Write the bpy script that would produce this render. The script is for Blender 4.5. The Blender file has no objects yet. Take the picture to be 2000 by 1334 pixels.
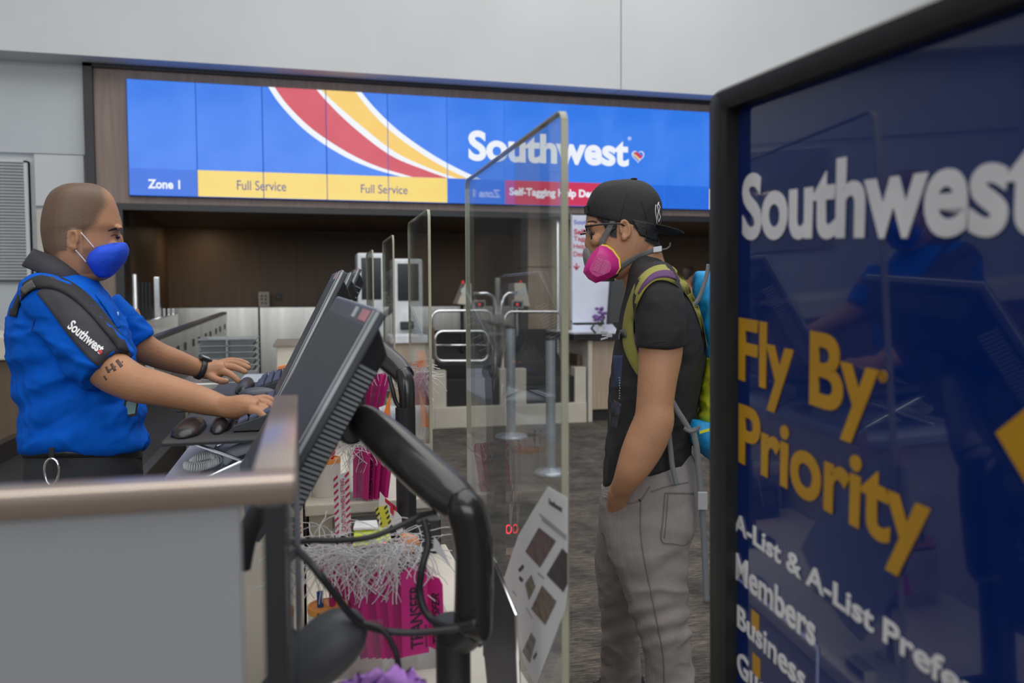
import bpy, bmesh, math, random
from mathutils import Vector, Matrix, noise
from mathutils.bvhtree import BVHTree
random.seed(7)
S = bpy.context.scene
COL = S.collection
PI = math.pi
# ------------------------------------------------------------------ camera
F = 1600.0
H = 1.34
PSI, PIT, ROLL = math.radians(14.4), math.radians(2.83), 0.005
fwd = Vector((math.sin(PSI)*math.cos(PIT), math.cos(PSI)*math.cos(PIT), -math.sin(PIT)))
r0 = Vector((math.cos(PSI), -math.sin(PSI), 0))
u0 = r0.cross(fwd)
RT = (r0*math.cos(ROLL) - u0*math.sin(ROLL)).normalized()
UP = RT.cross(fwd).normalized()
CAM = Vector((0, 0, H))
cd = bpy.data.cameras.new('camera'); cam = bpy.data.objects.new('camera', cd); COL.objects.link(cam)
M = Matrix((RT, UP, -fwd)).transposed().to_4x4(); M.translation = CAM
cam.matrix_world = M
cd.sensor_width = 36; cd.lens = 36*F/2000; cd.clip_start = .02; cd.clip_end = 200
cd.dof.use_dof = True; cd.dof.focus_distance = 2.25; cd.dof.aperture_fstop = 3.6
S.camera = cam
# ------------------------------------------------------------------ light
w = bpy.data.worlds.new('world'); S.world = w; w.use_nodes = True
w.node_tree.nodes['Background'].inputs[0].default_value = (.90, .95, 1.0, 1)
w.node_tree.nodes['Background'].inputs[1].default_value = .26
def area(name, loc, to, sx, sy, power, col=(1, 1, 1)):
    l = bpy.data.lights.new(name, 'AREA'); l.shape = 'RECTANGLE'; l.size = sx; l.size_y = sy; l.energy = power; l.color = col
    o = bpy.data.objects.new(name, l); COL.objects.link(o); o.location = loc
    o.rotation_euler = (Vector(to)-Vector(loc)).to_track_quat('-Z', 'Y').to_euler(); return o
area('skylight', (1.8, 2.2, 7.6), (1.2, 2.8, 0), 12, 8, 590, (1, .985, .96))
area('hall_window', (-1.0, -8.0, 4.6), (2.2, 6, 2.6), 12, 4, 430, (.95, .98, 1))
S.view_settings.view_transform = 'Standard'; S.view_settings.look = 'None'
S.view_settings.gamma = 1; S.view_settings.exposure = 0.0; S.view_settings.use_curve_mapping = False
# ------------------------------------------------------------------ pixel <-> place helpers (2000x1334 frame)
def ray(px, py): return fwd + RT*((px-1000)/F) - UP*((py-667)/F)
def atD(px, py, d): return CAM + ray(px, py)*d
def onX(px, py, X): r = ray(px, py); return CAM + r*((X-CAM.x)/r.x)
def onY(px, py, Y): r = ray(px, py); return CAM + r*((Y-CAM.y)/r.y)
def onZ(px, py, Z): r = ray(px, py); return CAM + r*((Z-CAM.z)/r.z)
def onP(px, py, P, n): r = ray(px, py); return CAM + r*((P-CAM).dot(n)/r.dot(n))
# ------------------------------------------------------------------ materials
def lin(v): v /= 255.; return v/12.92 if v <= .04045 else ((v+.055)/1.055)**2.4
def rgb(r, g, b, k=1.0): return (min(lin(r)*k, .95), min(lin(g)*k, .95), min(lin(b)*k, .95), 1)
MATS = {}
def mat(name, c, rough=.6, metal=0, var=.12, vscale=8, bump=0, bscale=80, emit=0, k=1.5, coat=0, stretch=(1, 1, 1), spec=.5, c2=None, sss=0):
    if name in MATS: return MATS[name]
    m = bpy.data.materials.new(name); m.use_nodes = True; nt = m.node_tree; N = nt.nodes; L = nt.links
    b = N['Principled BSDF']; col = rgb(*c, k)
    b.inputs['Roughness'].default_value = rough; b.inputs['Metallic'].default_value = metal
    b.inputs['Specular IOR Level'].default_value = spec
    b.inputs['Coat Weight'].default_value = coat
    if sss:
        b.inputs['Subsurface Weight'].default_value = sss; b.inputs['Subsurface Scale'].default_value = .01
    tc = N.new('ShaderNodeTexCoord'); mp = N.new('ShaderNodeMapping'); mp.inputs['Scale'].default_value = stretch
    L.new(tc.outputs['Object'], mp.inputs[0])
    n = N.new('ShaderNodeTexNoise'); n.inputs['Scale'].default_value = vscale; n.inputs['Detail'].default_value = 4
    L.new(mp.outputs[0], n.inputs['Vector'])
    cr = N.new('ShaderNodeValToRGB')
    a = tuple(x*(1-var) for x in col[:3])+(1,); z = tuple(min(x*(1+var), 1) for x in col[:3])+(1,)
    if c2: z = rgb(*c2, k)
    cr.color_ramp.elements[0].position = .32; cr.color_ramp.elements[1].position = .68
    cr.color_ramp.elements[0].color = a; cr.color_ramp.elements[1].color = z
    L.new(n.outputs['Fac'], cr.inputs[0]); L.new(cr.outputs[0], b.inputs['Base Color'])
    if emit:
        L.new(cr.outputs[0], b.inputs['Emission Color']); b.inputs['Emission Strength'].default_value = emit
    if bump:
        n2 = N.new('ShaderNodeTexNoise'); n2.inputs['Scale'].default_value = bscale; n2.inputs['Detail'].default_value = 5
        L.new(mp.outputs[0], n2.inputs['Vector'])
        bp = N.new('ShaderNodeBump'); bp.inputs['Strength'].default_value = bump; bp.inputs['Distance'].default_value = .004
        L.new(n2.outputs['Fac'], bp.inputs['Height']); L.new(bp.outputs[0], b.inputs['Normal'])
    MATS[name] = m; return m
def screen_mat(name, c, c2=None, s=1.0):      # a lit display: gives off light, little reflection
    if name in MATS: return MATS[name]
    m = mat(name, c, rough=.25, var=.03, vscale=1.3, k=1.0, c2=c2)
    N = m.node_tree.nodes; L = m.node_tree.links; b = N['Principled BSDF']; cr = [x for x in N if x.type == 'VALTORGB'][0]
    for l in list(b.inputs['Base Color'].links): L.remove(l)
    b.inputs['Base Color'].default_value = (.01, .01, .01, 1)
    L.new(cr.outputs[0], b.inputs['Emission Color']); b.inputs['Emission Strength'].default_value = s
    return m
def glass_mat(name, tint=(1, 1, 1), ior=1.45, haze=0.0, hcol=(200, 205, 210)):
    if name in MATS: return MATS[name]
    m = bpy.data.materials.new(name); m.use_nodes = True; nt = m.node_tree; N = nt.nodes; L = nt.links
    out = N['Material Output']; N.remove(N['Principled BSDF'])
    tr = N.new('ShaderNodeBsdfTransparent'); tr.inputs[0].default_value = (*tint, 1)
    gl = N.new('ShaderNodeBsdfGlossy'); gl.inputs['Roughness'].default_value = .0
    # Schlick reflectance of a polished sheet, from the viewing angle
    lw = N.new('ShaderNodeLayerWeight'); lw.inputs[0].default_value = .5
    pw = N.new('ShaderNodeMath'); pw.operation = 'POWER'; pw.inputs[1].default_value = 5; L.new(lw.outputs['Facing'], pw.inputs[0])
    fr = N.new('ShaderNodeMath'); fr.operation = 'MULTIPLY_ADD'; fr.inputs[1].default_value = .74; fr.inputs[2].default_value = .02; L.new(pw.outputs[0], fr.inputs[0])
    # smudges: faint procedural haze on the sheet
    df = N.new('ShaderNodeBsdfDiffuse'); df.inputs[0].default_value = rgb(*hcol)
    nz = N.new('ShaderNodeTexNoise'); nz.inputs['Scale'].default_value = 3; nz.inputs['Detail'].default_value = 6
    mr = N.new('ShaderNodeMapRange'); mr.inputs[1].default_value = .35; mr.inputs[2].default_value = .75; mr.inputs[3].default_value = haze*.3; mr.inputs[4].default_value = haze
    L.new(nz.outputs[0], mr.inputs[0])
    m1 = N.new('ShaderNodeMixShader'); m2 = N.new('ShaderNodeMixShader')
    L.new(mr.outputs[0], m1.inputs[0]); L.new(tr.outputs[0], m1.inputs[1]); L.new(df.outputs[0], m1.inputs[2])
    L.new(fr.outputs[0], m2.inputs[0]); L.new(m1.outputs[0], m2.inputs[1]); L.new(gl.outputs[0], m2.inputs[2])
    L.new(m2.outputs[0], out.inputs[0]); MATS[name] = m; return m
# ------------------------------------------------------------------ mesh helpers (world coordinates)
def B(): return bmesh.new()
def box(bm, x0, x1, y0, y1, z0, z1, bev=0):
    vs = [bm.verts.new(p) for p in ((x0,y0,z0),(x1,y0,z0),(x1,y1,z0),(x0,y1,z0),(x0,y0,z1),(x1,y0,z1),(x1,y1,z1),(x0,y1,z1))]
    fs = [bm.faces.new([vs[i] for i in q]) for q in ((3,2,1,0),(4,5,6,7),(0,1,5,4),(1,2,6,5),(2,3,7,6),(3,0,4,7))]
    if bev:
        es = list({e for f in fs for e in f.edges})
        bmesh.ops.bevel(bm, geom=es, offset=bev, segments=2, affect='EDGES', profile=.6)
    return bm
def hexa(bm, a, b, bev=0):       # a, b: two quads of 4 points (front, back)
    va = [bm.verts.new(p) for p in a]; vb = [bm.verts.new(p) for p in b]
    fs = [bm.faces.new(va), bm.faces.new(vb[::-1])]
    n = len(a)
    for i in range(n): fs.append(bm.faces.new((va[i], vb[i], vb[(i+1) % n], va[(i+1) % n])))
    if bev:
        es = list({e for f in fs for e in f.edges})
        bmesh.ops.bevel(bm, geom=es, offset=bev, segments=2, affect='EDGES', profile=.6)
    return bm
def slab(bm, pts, off, bev=0):   # polygon extruded by a vector
    off = Vector(off); return hexa(bm, [Vector(p) for p in pts], [Vector(p)+off for p in pts], bev)
def obox(bm, c, ax, ay, az, bev=0):
    c = Vector(c); a = [c-ax-ay-az, c+ax-ay-az, c+ax+ay-az, c-ax+ay-az]; b = [p+2*az for p in a]
    return hexa(bm, a, b, bev)
def rings(bm, R, cap=True, closed=False):
    V = [[bm.verts.new(p) for p in r] for r in R]; n = len(V[0])
    for i in range(len(V)-1+(1 if closed else 0)):
        a = V[i]; b = V[(i+1) % len(V)]
        for j in range(n): bm.faces.new((a[j], a[(j+1) % n], b[(j+1) % n], b[j]))
    if cap and not closed:
        bm.faces.new(V[0][::-1]); bm.faces.new(V[-1])
    return bm
def tube(bm, pts, r, seg=8, closed=False, cap=True):
    pts = [Vector(p) for p in pts]; n = len(pts); R = []
    rr = r if isinstance(r, (list, tuple)) else [r]*n
    ref = None
    for i in range(n):
        a = pts[(i-1) % n] if (i or closed) else pts[i]; b = pts[(i+1) % n] if (i < n-1 or closed) else pts[i]
        t = (b-a).normalized()
        if ref is None: ref = Vector((0, 0, 1)) if abs(t.z) < .9 else Vector((1, 0, 0))
        s = t.cross(ref)
        if s.length < 1e-4: s = t.orthogonal()
        s.normalize(); ref = s.cross(t).normalized()
        R.append([pts[i] + s*(rr[i]*math.cos(2*PI*k/seg)) + ref*(rr[i]*math.sin(2*PI*k/seg)) for k in range(seg)])
    return rings(bm, R, cap, closed)
def cyl(bm, a, b, r, r2=None, seg=24): return tube(bm, [a, b], [r, r if r2 is None else r2], seg)
def lathe(bm, c, prof, seg=32):  # prof: (radius, z) upward
    c = Vector(c); R = [[c+Vector((r*math.cos(2*PI*k/seg), r*math.sin(2*PI*k/seg), z)) for k in range(seg)] for r, z in prof]
    return rings(bm, R)
def ell(bm, c, rx, ry, rz, ax=None, seg=16):   # ellipsoid with axes ax=(X,Y,Z)
    X, Y, Z = ax or (Vector((1,0,0)), Vector((0,1,0)), Vector((0,0,1))); c = Vector(c); R = []
    for i in range(1, seg):
        a = PI*i/seg - PI/2
        R.append([c + X*(rx*math.cos(a)*math.cos(2*PI*k/seg)) + Y*(ry*math.cos(a)*math.sin(2*PI*k/seg)) + Z*(rz*math.sin(a)) for k in range(seg)])
    return rings(bm, R)
def spline(pts, n):              # Catmull-Rom through tuples
    P = [Vector(p) for p in pts]; out = []
    for i in range(len(P)-1):
        p0 = P[i-1] if i else P[i]; p1 = P[i]; p2 = P[i+1]; p3 = P[i+2] if i+2 < len(P) else P[i+1]
        for k in range(n):
            t = k/n
            out.append(.5*((2*p1)+(p2-p0)*t+(2*p0-5*p1+4*p2-p3)*t*t+(3*p1-p0-3*p2+p3)*t**3))
    out.append(P[-1]); return out
def splN(pts, n):                # Catmull-Rom on any-length tuples
    out = []
    for i in range(len(pts)-1):
        p0 = pts[i-1] if i else pts[i]; p1 = pts[i]; p2 = pts[i+1]; p3 = pts[i+2] if i+2 < len(pts) else pts[i+1]
        for k in range(n):
            t = k/n
            out.append(tuple(.5*((2*b)+(c-a)*t+(2*a-5*b+4*c-d)*t*t+(3*b-a-3*c+d)*t**3) for a, b, c, d in zip(p0, p1, p2, p3)))
    out.append(tuple(pts[-1])); return out
def pxs(C, W):                   # pixels per metre when moving along W at C
    a = proj(C); b = proj(C+W*1e-3); return max(math.hypot(b[0]-a[0], b[1]-a[1])*1e3, 50)
def band(bm, rows, n=32, power=2.0):      # closed band from (px, py, d, halfwidth_px, halfdepth_m, angle) loops
    R = []
    for r in rows:
        C = atD(r[0], r[1], r[2]); W = RT*math.cos(r[5])+UP*math.sin(r[5]); V = (C-CAM).normalized(); W = (W-V*W.dot(V)).normalized(); w_ = r[3]/pxs(C, W); row = []
        for k in range(n):
            a = 2*PI*k/n; c, s = math.cos(a), math.sin(a); row.append(C+W*(w_*math.copysign(abs(c)**(2/power), c))+V*(r[4]*math.copysign(abs(s)**(2/power), s)))
        R.append(row)
    return rings(bm, R, False, True)
def loft(bm, rows, seg=24, n=4, power=2.0):    # rows: (px, py, depth_m, halfwidth_px, halfdepth_m)
    rows = splN(rows, n); C = [atD(r[0], r[1], r[2]) for r in rows]; R = []
    for i, r in enumerate(rows):
        T = (C[min(i+1, len(C)-1)] - C[max(i-1, 0)]).normalized(); V = (C[i]-CAM).normalized()
        W = T.cross(V).normalized(); D = W.cross(T).normalized(); w = max(r[3], .5)/pxs(C[i], W); h = max(r[4], .001); ring = []
        for k in range(seg):
            a = 2*PI*k/seg; c, s = math.cos(a), math.sin(a)
            c = math.copysign(abs(c)**(2/power), c); s = math.copysign(abs(s)**(2/power), s)
            ring.append(C[i] + W*(w*c) + D*(h*s))
        R.append(ring)
    return rings(bm, R)
def loft2(bm, rows, seg=24, n=4, power=2.0, egg=0.0):   # rows: (px, py, depth, halfwidth_px, halfdepth_m, angle of the width axis)
    rows = splN([tuple(r)+((0,) if len(r) == 5 else ()) for r in rows], n); R = []
    for r in rows:
        C = atD(r[0], r[1], r[2]); W = RT*math.cos(r[5])+UP*math.sin(r[5]); D = (C-CAM).normalized(); W = (W-D*W.dot(D)).normalized(); w = max(r[3], .5)/pxs(C, W); h = max(r[4], .001); ring = []
        for k in range(seg):
            a = 2*PI*k/seg; c, s = math.cos(a), math.sin(a); e = 1-egg*c
            c = math.copysign(abs(c)**(2/power), c); s = math.copysign(abs(s)**(2/power), s); ring.append(C + W*(w*c) + D*(h*s*e))
        R.append(ring)
    return rings(bm, R)
def pface(px, py, px0, py0, d, off=0.0):      # point under pixel (px,py) on the plane through (px0,py0,d) square to the line of sight
    C = atD(px0, py0, d); V = (C-CAM).normalized(); return onP(px, py, C+V*off, V)
def proj(p):
    q = p-CAM; d = q.dot(fwd); return 1000+F*q.dot(RT)/d, 667-F*q.dot(UP)/d, d
def lerp_edge(y, pts):
    if y <= pts[0][1]: return pts[0][0]
    for a, b in zip(pts, pts[1:]):
        if y <= b[1]: return a[0]+(b[0]-a[0])*(y-a[1])/(b[1]-a[1])
    return pts[-1][0]
def sstep(a, b, x): t_ = min(max((x-a)/(b-a), 0), 1); return t_*t_*(3-2*t_)
def mask_mat(name, c, c2, rough=.5, rough2=.8, sss=.08, bump=.25, bscale=260):
    m = mat(name, c, rough, var=.07, vscale=14, bump=bump, bscale=bscale, sss=sss); N = m.node_tree.nodes; L = m.node_tree.links; b = N['Principled BSDF']
    at = N.new('ShaderNodeAttribute'); at.attribute_name = 'mask'; mx = N.new('ShaderNodeMix'); mx.data_type = 'RGBA'
    old = b.inputs['Base Color'].links[0].from_socket; L.new(at.outputs['Fac'], mx.inputs[0]); L.new(old, mx.inputs[6]); mx.inputs[7].default_value = rgb(*c2, 1.5); L.new(mx.outputs[2], b.inputs['Base Color'])
    return m
def folds(amp, fx=9, fz=9, seed=0):
    def f(co, nn):
        p = Vector((co.x*fx+seed, co.y*fx, co.z*fz)); q = Vector((p.x+noise.noise(p*.6)*1.5, p.y, p.z+noise.noise(p*.6+Vector((5, 5, 5)))*1.5))
        r = 1-abs(noise.noise(q))*2.2; return amp*(r-.4)+amp*.35*noise.noise(p*3)
    return f
def link(name, me, m, parent=None, smooth=False):
    o = bpy.data.objects.new(name, me); COL.objects.link(o)
    if m and not me.materials: me.materials.append(m)
    if len(me.vertices):
        xs = [v.co for v in me.vertices]
        c = Vector(((min(v.x for v in xs)+max(v.x for v in xs))/2, (min(v.y for v in xs)+max(v.y for v in xs))/2, min(v.z for v in xs)))
        me.transform(Matrix.Translation(-c)); o.location = c
    if smooth:
        for p in me.polygons: p.use_smooth = True
    if parent is not None:
        o.parent = parent; o.matrix_parent_inverse = Matrix.Translation(-wloc(parent))
    return o
def wloc(o):
    return Vector(o.location)
def obj(name, bm, m, parent=None, smooth=False, auto=None):
    bmesh.ops.recalc_face_normals(bm, faces=bm.faces)
    me = bpy.data.meshes.new(name); bm.to_mesh(me); bm.free()
    o = link(name, me, m, parent, smooth or auto)
    if auto:
        me.set_sharp_from_angle(angle=math.radians(auto))
    return o
def tag(o, label, cat, group=None, kind=None):
    o['label'] = label
    if cat: o['category'] = cat
    if group: o['group'] = group
    if kind: o['kind'] = kind
    return o
def thing(name, loc, label, cat, group=None):
    o = bpy.data.objects.new(name, None); COL.objects.link(o); o.location = loc; o.empty_display_size = .05
    return tag(o, label, cat, group)
def struct(name, bm, m, parent=None, smooth=False):
    o = obj(name, bm, m, parent, smooth)
    if parent is None: o['kind'] = 'structure'
    return o
def dup(root, delta, label=None, group=None, rot=0):
    r = root.copy(); COL.objects.link(r); d = Vector(delta)
    r.location = root.location + d
    if rot: r.rotation_euler.z += rot
    if label: r['label'] = label
    if group: r['group'] = group
    def kids(src, dst):
        for ch in list(src.children):
            c = ch.copy(); COL.objects.link(c); c.parent = dst; c.matrix_parent_inverse = ch.matrix_parent_inverse.copy(); kids(ch, c)
    kids(root, r); return r
def sub(o_part, parent):     # re-parent helper for sub-parts (parent already carries an inverse)
    return o_part
def remesh(name, bm, vox, m, parent=None, smooth=2, fn=None, attr=None):
    bmesh.ops.recalc_face_normals(bm, faces=bm.faces)
    me = bpy.data.meshes.new('tmp'); bm.to_mesh(me); bm.free()
    o = bpy.data.objects.new('tmp', me); COL.objects.link(o)
    md = o.modifiers.new('r', 'REMESH'); md.mode = 'VOXEL'; md.voxel_size = vox
    if smooth: s = o.modifiers.new('s', 'SMOOTH'); s.factor = .5; s.iterations = smooth
    dg = bpy.context.evaluated_depsgraph_get(); dg.update()
    m2 = bpy.data.meshes.new_from_object(o.evaluated_get(dg)); bpy.data.objects.remove(o)
    if fn:
        nor = [v.normal.copy() for v in m2.vertices]
        for v, nn in zip(m2.vertices, nor): v.co = v.co + nn*fn(v.co, nn)
        m2.update()
    if attr:
        at = m2.attributes.new('mask', 'FLOAT', 'POINT')
        for i, v in enumerate(m2.vertices): at.data[i].value = attr(v.co)
    m2.name = name
    bvh = BVHTree.FromPolygons([v.co.copy() for v in m2.vertices], [list(p.vertices) for p in m2.polygons])
    r = link(name, m2, m, parent, True); return r, bvh
def cast(bvh, px, py, off=.003, dfall=None):
    r = ray(px, py).normalized(); h = bvh.ray_cast(CAM, r)
    if h[0] is not None: 
        return h[0] - r*off
    P = atD(px, py, dfall or 2.2); q = bvh.find_nearest(P)
    return q[0] + (P-q[0]).normalized()*off if q[0] is not None else P
def strap(bm, bvh, line, wpx, th=.003, off=.002, n=6, dfall=2.2, m=3, ease=.4):  # ribbon laid on a surface along a pixel path (px,py[,w])
    L = splN([(p[0], p[1], p[2] if len(p) > 2 else wpx) for p in line], n); top = []; bot = []
    for i, (x, y, wd) in enumerate(L):
        a = L[max(i-1, 0)]; b = L[min(i+1, len(L)-1)]; tx, ty = b[0]-a[0], b[1]-a[1]; l = math.hypot(tx, ty) or 1
        nx, ny = -ty/l, tx/l; row = []
        for k in range(m+1):
            s = (k/m-.5)*wd; row.append(cast(bvh, x+nx*s, y+ny*s, off+th, dfall))
        top.append(row)
    # light smoothing along the ribbon
    for _ in range(3):
        t2 = [list(r) for r in top]
        for i in range(1, len(top)-1):
            for k in range(m+1): t2[i][k] = top[i][k]*(1-ease) + (top[i-1][k]+top[i+1][k])*(ease/2)
        top = t2
    R = []
    for row in top:
        back = [p + (p-CAM).normalized()*th for p in row][::-1]; R.append(row+back)
    return rings(bm, R)
def patch(bm, bvh, poly, th=.002, off=.001, nu=10, nv=10, dfall=2.2):  # 4-corner pixel patch (a,b,c,d) laid on a surface
    a, b, c, d = [Vector((p[0], p[1])) for p in poly]; G = []
    for i in range(nu+1):
        u = i/nu; row = []
        for j in range(nv+1):
            v = j/nv; p = (a*(1-u)+b*u)*(1-v) + (d*(1-u)+c*u)*v; row.append(cast(bvh, p.x, p.y, off+th, dfall))
        G.append(row)
    return sheet(bm, G, th)
def sheet(bm, G, th, direction=None):
    A = [[bm.verts.new(p) for p in r] for r in G]
    Bk = [[bm.verts.new(p + (direction if direction else (p-CAM).normalized())*th) for p in r] for r in G]
    nu, nv = len(G)-1, len(G[0])-1
    for i in range(nu):
        for j in range(nv):
            bm.faces.new((A[i][j], A[i+1][j], A[i+1][j+1], A[i][j+1])); bm.faces.new((Bk[i][j], Bk[i][j+1], Bk[i+1][j+1], Bk[i+1][j]))
    for i in range(nu):
        bm.faces.new((A[i][0], Bk[i][0], Bk[i+1][0], A[i+1][0])); bm.faces.new((A[i][nv], A[i+1][nv], Bk[i+1][nv], Bk[i][nv]))
    for j in range(nv):
        bm.faces.new((A[0][j], A[0][j+1], Bk[0][j+1], Bk[0][j])); bm.faces.new((A[nu][j], Bk[nu][j], Bk[nu][j+1], A[nu][j+1]))
    return bm
# ------------------------------------------------------------------ lettering (Blender's built-in font turned into mesh)
def text_mesh(s, bold=.02, extrude=.01, shear=0, spacing=1.0):
    cu = bpy.data.curves.new('t', 'FONT'); cu.body = s; cu.offset = bold; cu.extrude = extrude; cu.resolution_u = 5; cu.shear = shear; cu.space_character = spacing
    o = bpy.data.objects.new('t', cu); COL.objects.link(o); dg = bpy.context.evaluated_depsgraph_get(); dg.update()
    me = bpy.data.meshes.new_from_object(o.evaluated_get(dg)); bpy.data.objects.remove(o); bpy.data.curves.remove(cu)
    return me
def lettering(name, s, P, xd, yd, width, height, m, parent=None, bold=.02, th=.002, label=None, map2=None, spacing=1.0):
    me = text_mesh(s, bold, .5, 0, spacing); xs = [v.co.x for v in me.vertices]; ys = [v.co.y for v in me.vertices]
    x0, x1, y0, y1 = min(xs), max(xs), min(ys), max(ys)
    if map2:
        for v in me.vertices: v.co = map2((v.co.x-x0)/(x1-x0), (v.co.y-y0)/(y1-y0), v.co.z)
    else:
        P = Vector(P); xd = Vector(xd).normalized(); yd = Vector(yd).normalized(); n = xd.cross(yd).normalized()
        if height is None: height = width*(y1-y0)/(x1-x0)
        for v in me.vertices: v.co = P + xd*((v.co.x-x0)/(x1-x0)*width) + yd*((v.co.y-y0)/(y1-y0)*height) + n*((v.co.z+.5)*th)
    me.materials.clear(); me.materials.append(m); o = link(name, me, m, parent)
    return o
# ================================================================== SETTING
M_white = mat('painted_white_wall', (182, 184, 186), .7, var=.03, vscale=1.2)
M_white2 = mat('painted_grey_wall', (168, 173, 177), .6, var=.03, vscale=.8)
M_cream = mat('cream_wall_panel', (172, 170, 160), .6, var=.03)
M_wood = mat('taupe_wood_laminate', (122, 107, 98), .55, var=.13, vscale=5, stretch=(6, 1, .35), bump=.1)
M_brown = mat('dark_brown_laminate', (86, 70, 54), .5, var=.1, vscale=4, stretch=(5, 1, .3))
M_black = mat('black_trim', (34, 34, 36), .4, var=.1)
M_dark = mat('charcoal_plastic', (44, 45, 47), .45, var=.1, bump=.05, bscale=300)
M_ivory = mat('ivory_laminate', (172, 166, 154), .45, var=.04)
M_steel = mat('brushed_stainless', (196, 195, 190), .27, 1, var=.15, vscale=3, stretch=(3, 1, .2), bump=.05)
M_chrome = mat('polished_chrome', (215, 215, 215), .12, 1, var=.05)
M_rubber = mat('black_rubber_belt', (24, 24, 25), .6, var=.15)
M_oak = mat('pale_wood_laminate', (150, 134, 118), .5, var=.1, vscale=4, stretch=(6, 1, .3))
# carpet
mc = mat('loop_carpet', (66, 63, 60), .95, var=.2, vscale=6, bump=.9, bscale=160, c2=(94, 88, 82))
nt = mc.node_tree; N = nt.nodes; L = nt.links; bs = N['Principled BSDF']
wv = N.new('ShaderNodeTexNoise'); wv.inputs['Scale'].default_value = 42; wv.inputs['Detail'].default_value = 8; wv.inputs['Roughness'].default_value = .8
mp2 = N.new('ShaderNodeMapping'); mp2.inputs['Scale'].default_value = (.35, 2.2, 1); tc = [x for x in N if x.type == 'TEX_COORD'][0]
L.new(tc.outputs['Object'], mp2.inputs[0]); L.new(mp2.outputs[0], wv.inputs['Vector'])
cr2 = N.new('ShaderNodeValToRGB'); cr2.color_ramp.elements[0].position = .42; cr2.color_ramp.elements[1].position = .62
cr2.color_ramp.elements[0].color = (.30, .29, .28, 1); cr2.color_ramp.elements[1].color = (1.35, 1.3, 1.22, 1)
L.new(wv.outputs[0], cr2.inputs[0]); mx = N.new('ShaderNodeMix'); mx.data_type = 'RGBA'; mx.blend_type = 'MULTIPLY'; mx.inputs[0].default_value = 1
old = bs.inputs['Base Color'].links[0].from_socket; L.new(old, mx.inputs[6]); L.new(cr2.outputs[0], mx.inputs[7]); L.new(mx.outputs[2], bs.inputs['Base Color'])

bm = B(); box(bm, -9, 14, -9, 12.2, -.1, 0); struct('floor', bm, mc)
YW = 9.0
# header wall with its joint and the soffit under it
bm = B(); box(bm, -9, .0+onY(1213, 90, 8.7).x-.006, 8.7, 9.25, 3.70, 8.6); hd = struct('wall_back', bm, M_white)
bm = B(); box(bm, onY(1213, 90, 8.7).x+.006, 14, 8.7, 9.25, 3.70, 8.6); struct('header_panel', bm, M_white, hd)
bm = B(); box(bm, -9, -6.4, 9.28, 9.4, 0, 3.70); struct('wall_end', bm, M_white2, hd)
# light grey wall left of the wood portal, built of its panels
xl = onY(166, 200, YW+.06).x
def wp(name, p0, p1, m, d=.0):
    a = onY(*p0, YW+.06-d); b = onY(*p1, YW+.06-d); bm = B(); box(bm, a.x, b.x, YW+.06-d, YW+.12, b.z, a.z, .004); return struct(name, bm, m, hd)
bm = B(); box(bm, -6.4, xl, YW+.1, YW+.25, 0, 3.70); struct('wall_left_return', bm, M_white2, hd)
z297 = onY(60, 297, YW).z
bm = B(); box(bm, -6.4, xl, YW+.05, YW+.1, z297, 3.70); struct('wall_panel', bm, M_white2, hd)
wp('wall_panel', (66, 300), (166, 404), M_white)
wp('wall_panel', (70, 409), (168, 640), M_cream)
wp('wall_panel', (-300, 556), (62, 700), M_white2)
# ribbed air grille
a = onY(-260, 303, YW); b = onY(60, 548, YW)
t = thing('air_grille', (a.x, YW, b.z), 'grey ribbed air grille in the wall behind the seated-height ledge at far left', 'grille')
t['label'] = 'grey horizontally ribbed air grille set in the pale wall at far left'
bm = B(); box(bm, a.x, b.x, YW+.03, YW+.1, b.z, a.z); obj('backing', bm, mat('grille_grey', (138, 141, 144), .5), t)
bm = B(); box(bm, b.x-.03, b.x, YW+.0, YW+.1, b.z, a.z); box(bm, a.x, b.x, YW, YW+.1, a.z-.02, a.z+.005); obj('frame', bm, M_white, t)
sl = None
for i in range(38):
    z = b.z+.012+i*(a.z-b.z-.03)/38
    if sl is None:
        bm = B(); box(bm, a.x, b.x-.03, YW+.005, YW+.03, z, z+.014); sl = obj('slat', bm, mat('slat_grey', (160, 163, 165), .5), t); z0 = z
    else:
        c = sl.copy(); COL.objects.link(c); c.location.z += z-z0
# cream ledge and dark base below, at far left
a = onY(0, 700, 5.2)
t = thing('side_counter', (-3.6, 5.2, 0), 'dark-fronted counter with a cream ledge behind the agent at the left edge', 'counter')
bm = B(); box(bm, -5.5, onY(44, 690, 5.2).x, 5.2, 6.2, 0, onY(0, 703, 5.2).z); obj('base', bm, M_brown, t)
bm = B(); box(bm, -5.5, onY(50, 690, 5.2).x, 5.15, 6.25, onY(0, 703, 5.2).z, onY(0, 656, 5.2).z, .01); obj('ledge', bm, M_ivory, t)
# portal: black frame, wood fascia, recess
fx0, fx1 = -2.04, 9.5; ftz = 3.735; oz = 2.31
bm = B(); box(bm, fx0, fx0+.085, YW-.06, YW+.3, 0, ftz); box(bm, fx0, fx1, YW-.06, YW+.3, ftz-.07, ftz); struct('trim_1', bm, M_black)
bm = B(); box(bm, fx0+.085, fx1, YW, YW+.12, oz+.03, ftz-.07); box(bm, fx0+.085, -1.80, YW, YW+.12, 0, oz+.03); struct('wall_fascia', bm, M_wood)
bm = B(); box(bm, -1.80, fx1, YW-.02, YW+.3, oz-.035, oz+.03); box(bm, -1.80, -1.72, YW-.02, YW+.3, 0, oz-.035); struct('trim_2', bm, M_black)
bm = B(); box(bm, -1.85, -1.72, YW+.3, 11.9, 0, 2.7); struct('wall_recess_left', bm, M_brown)
bm = B(); box(bm, -1.85, fx1, 11.8, 11.95, 0, 2.7); struct('wall_recess_back', bm, M_brown)
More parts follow.
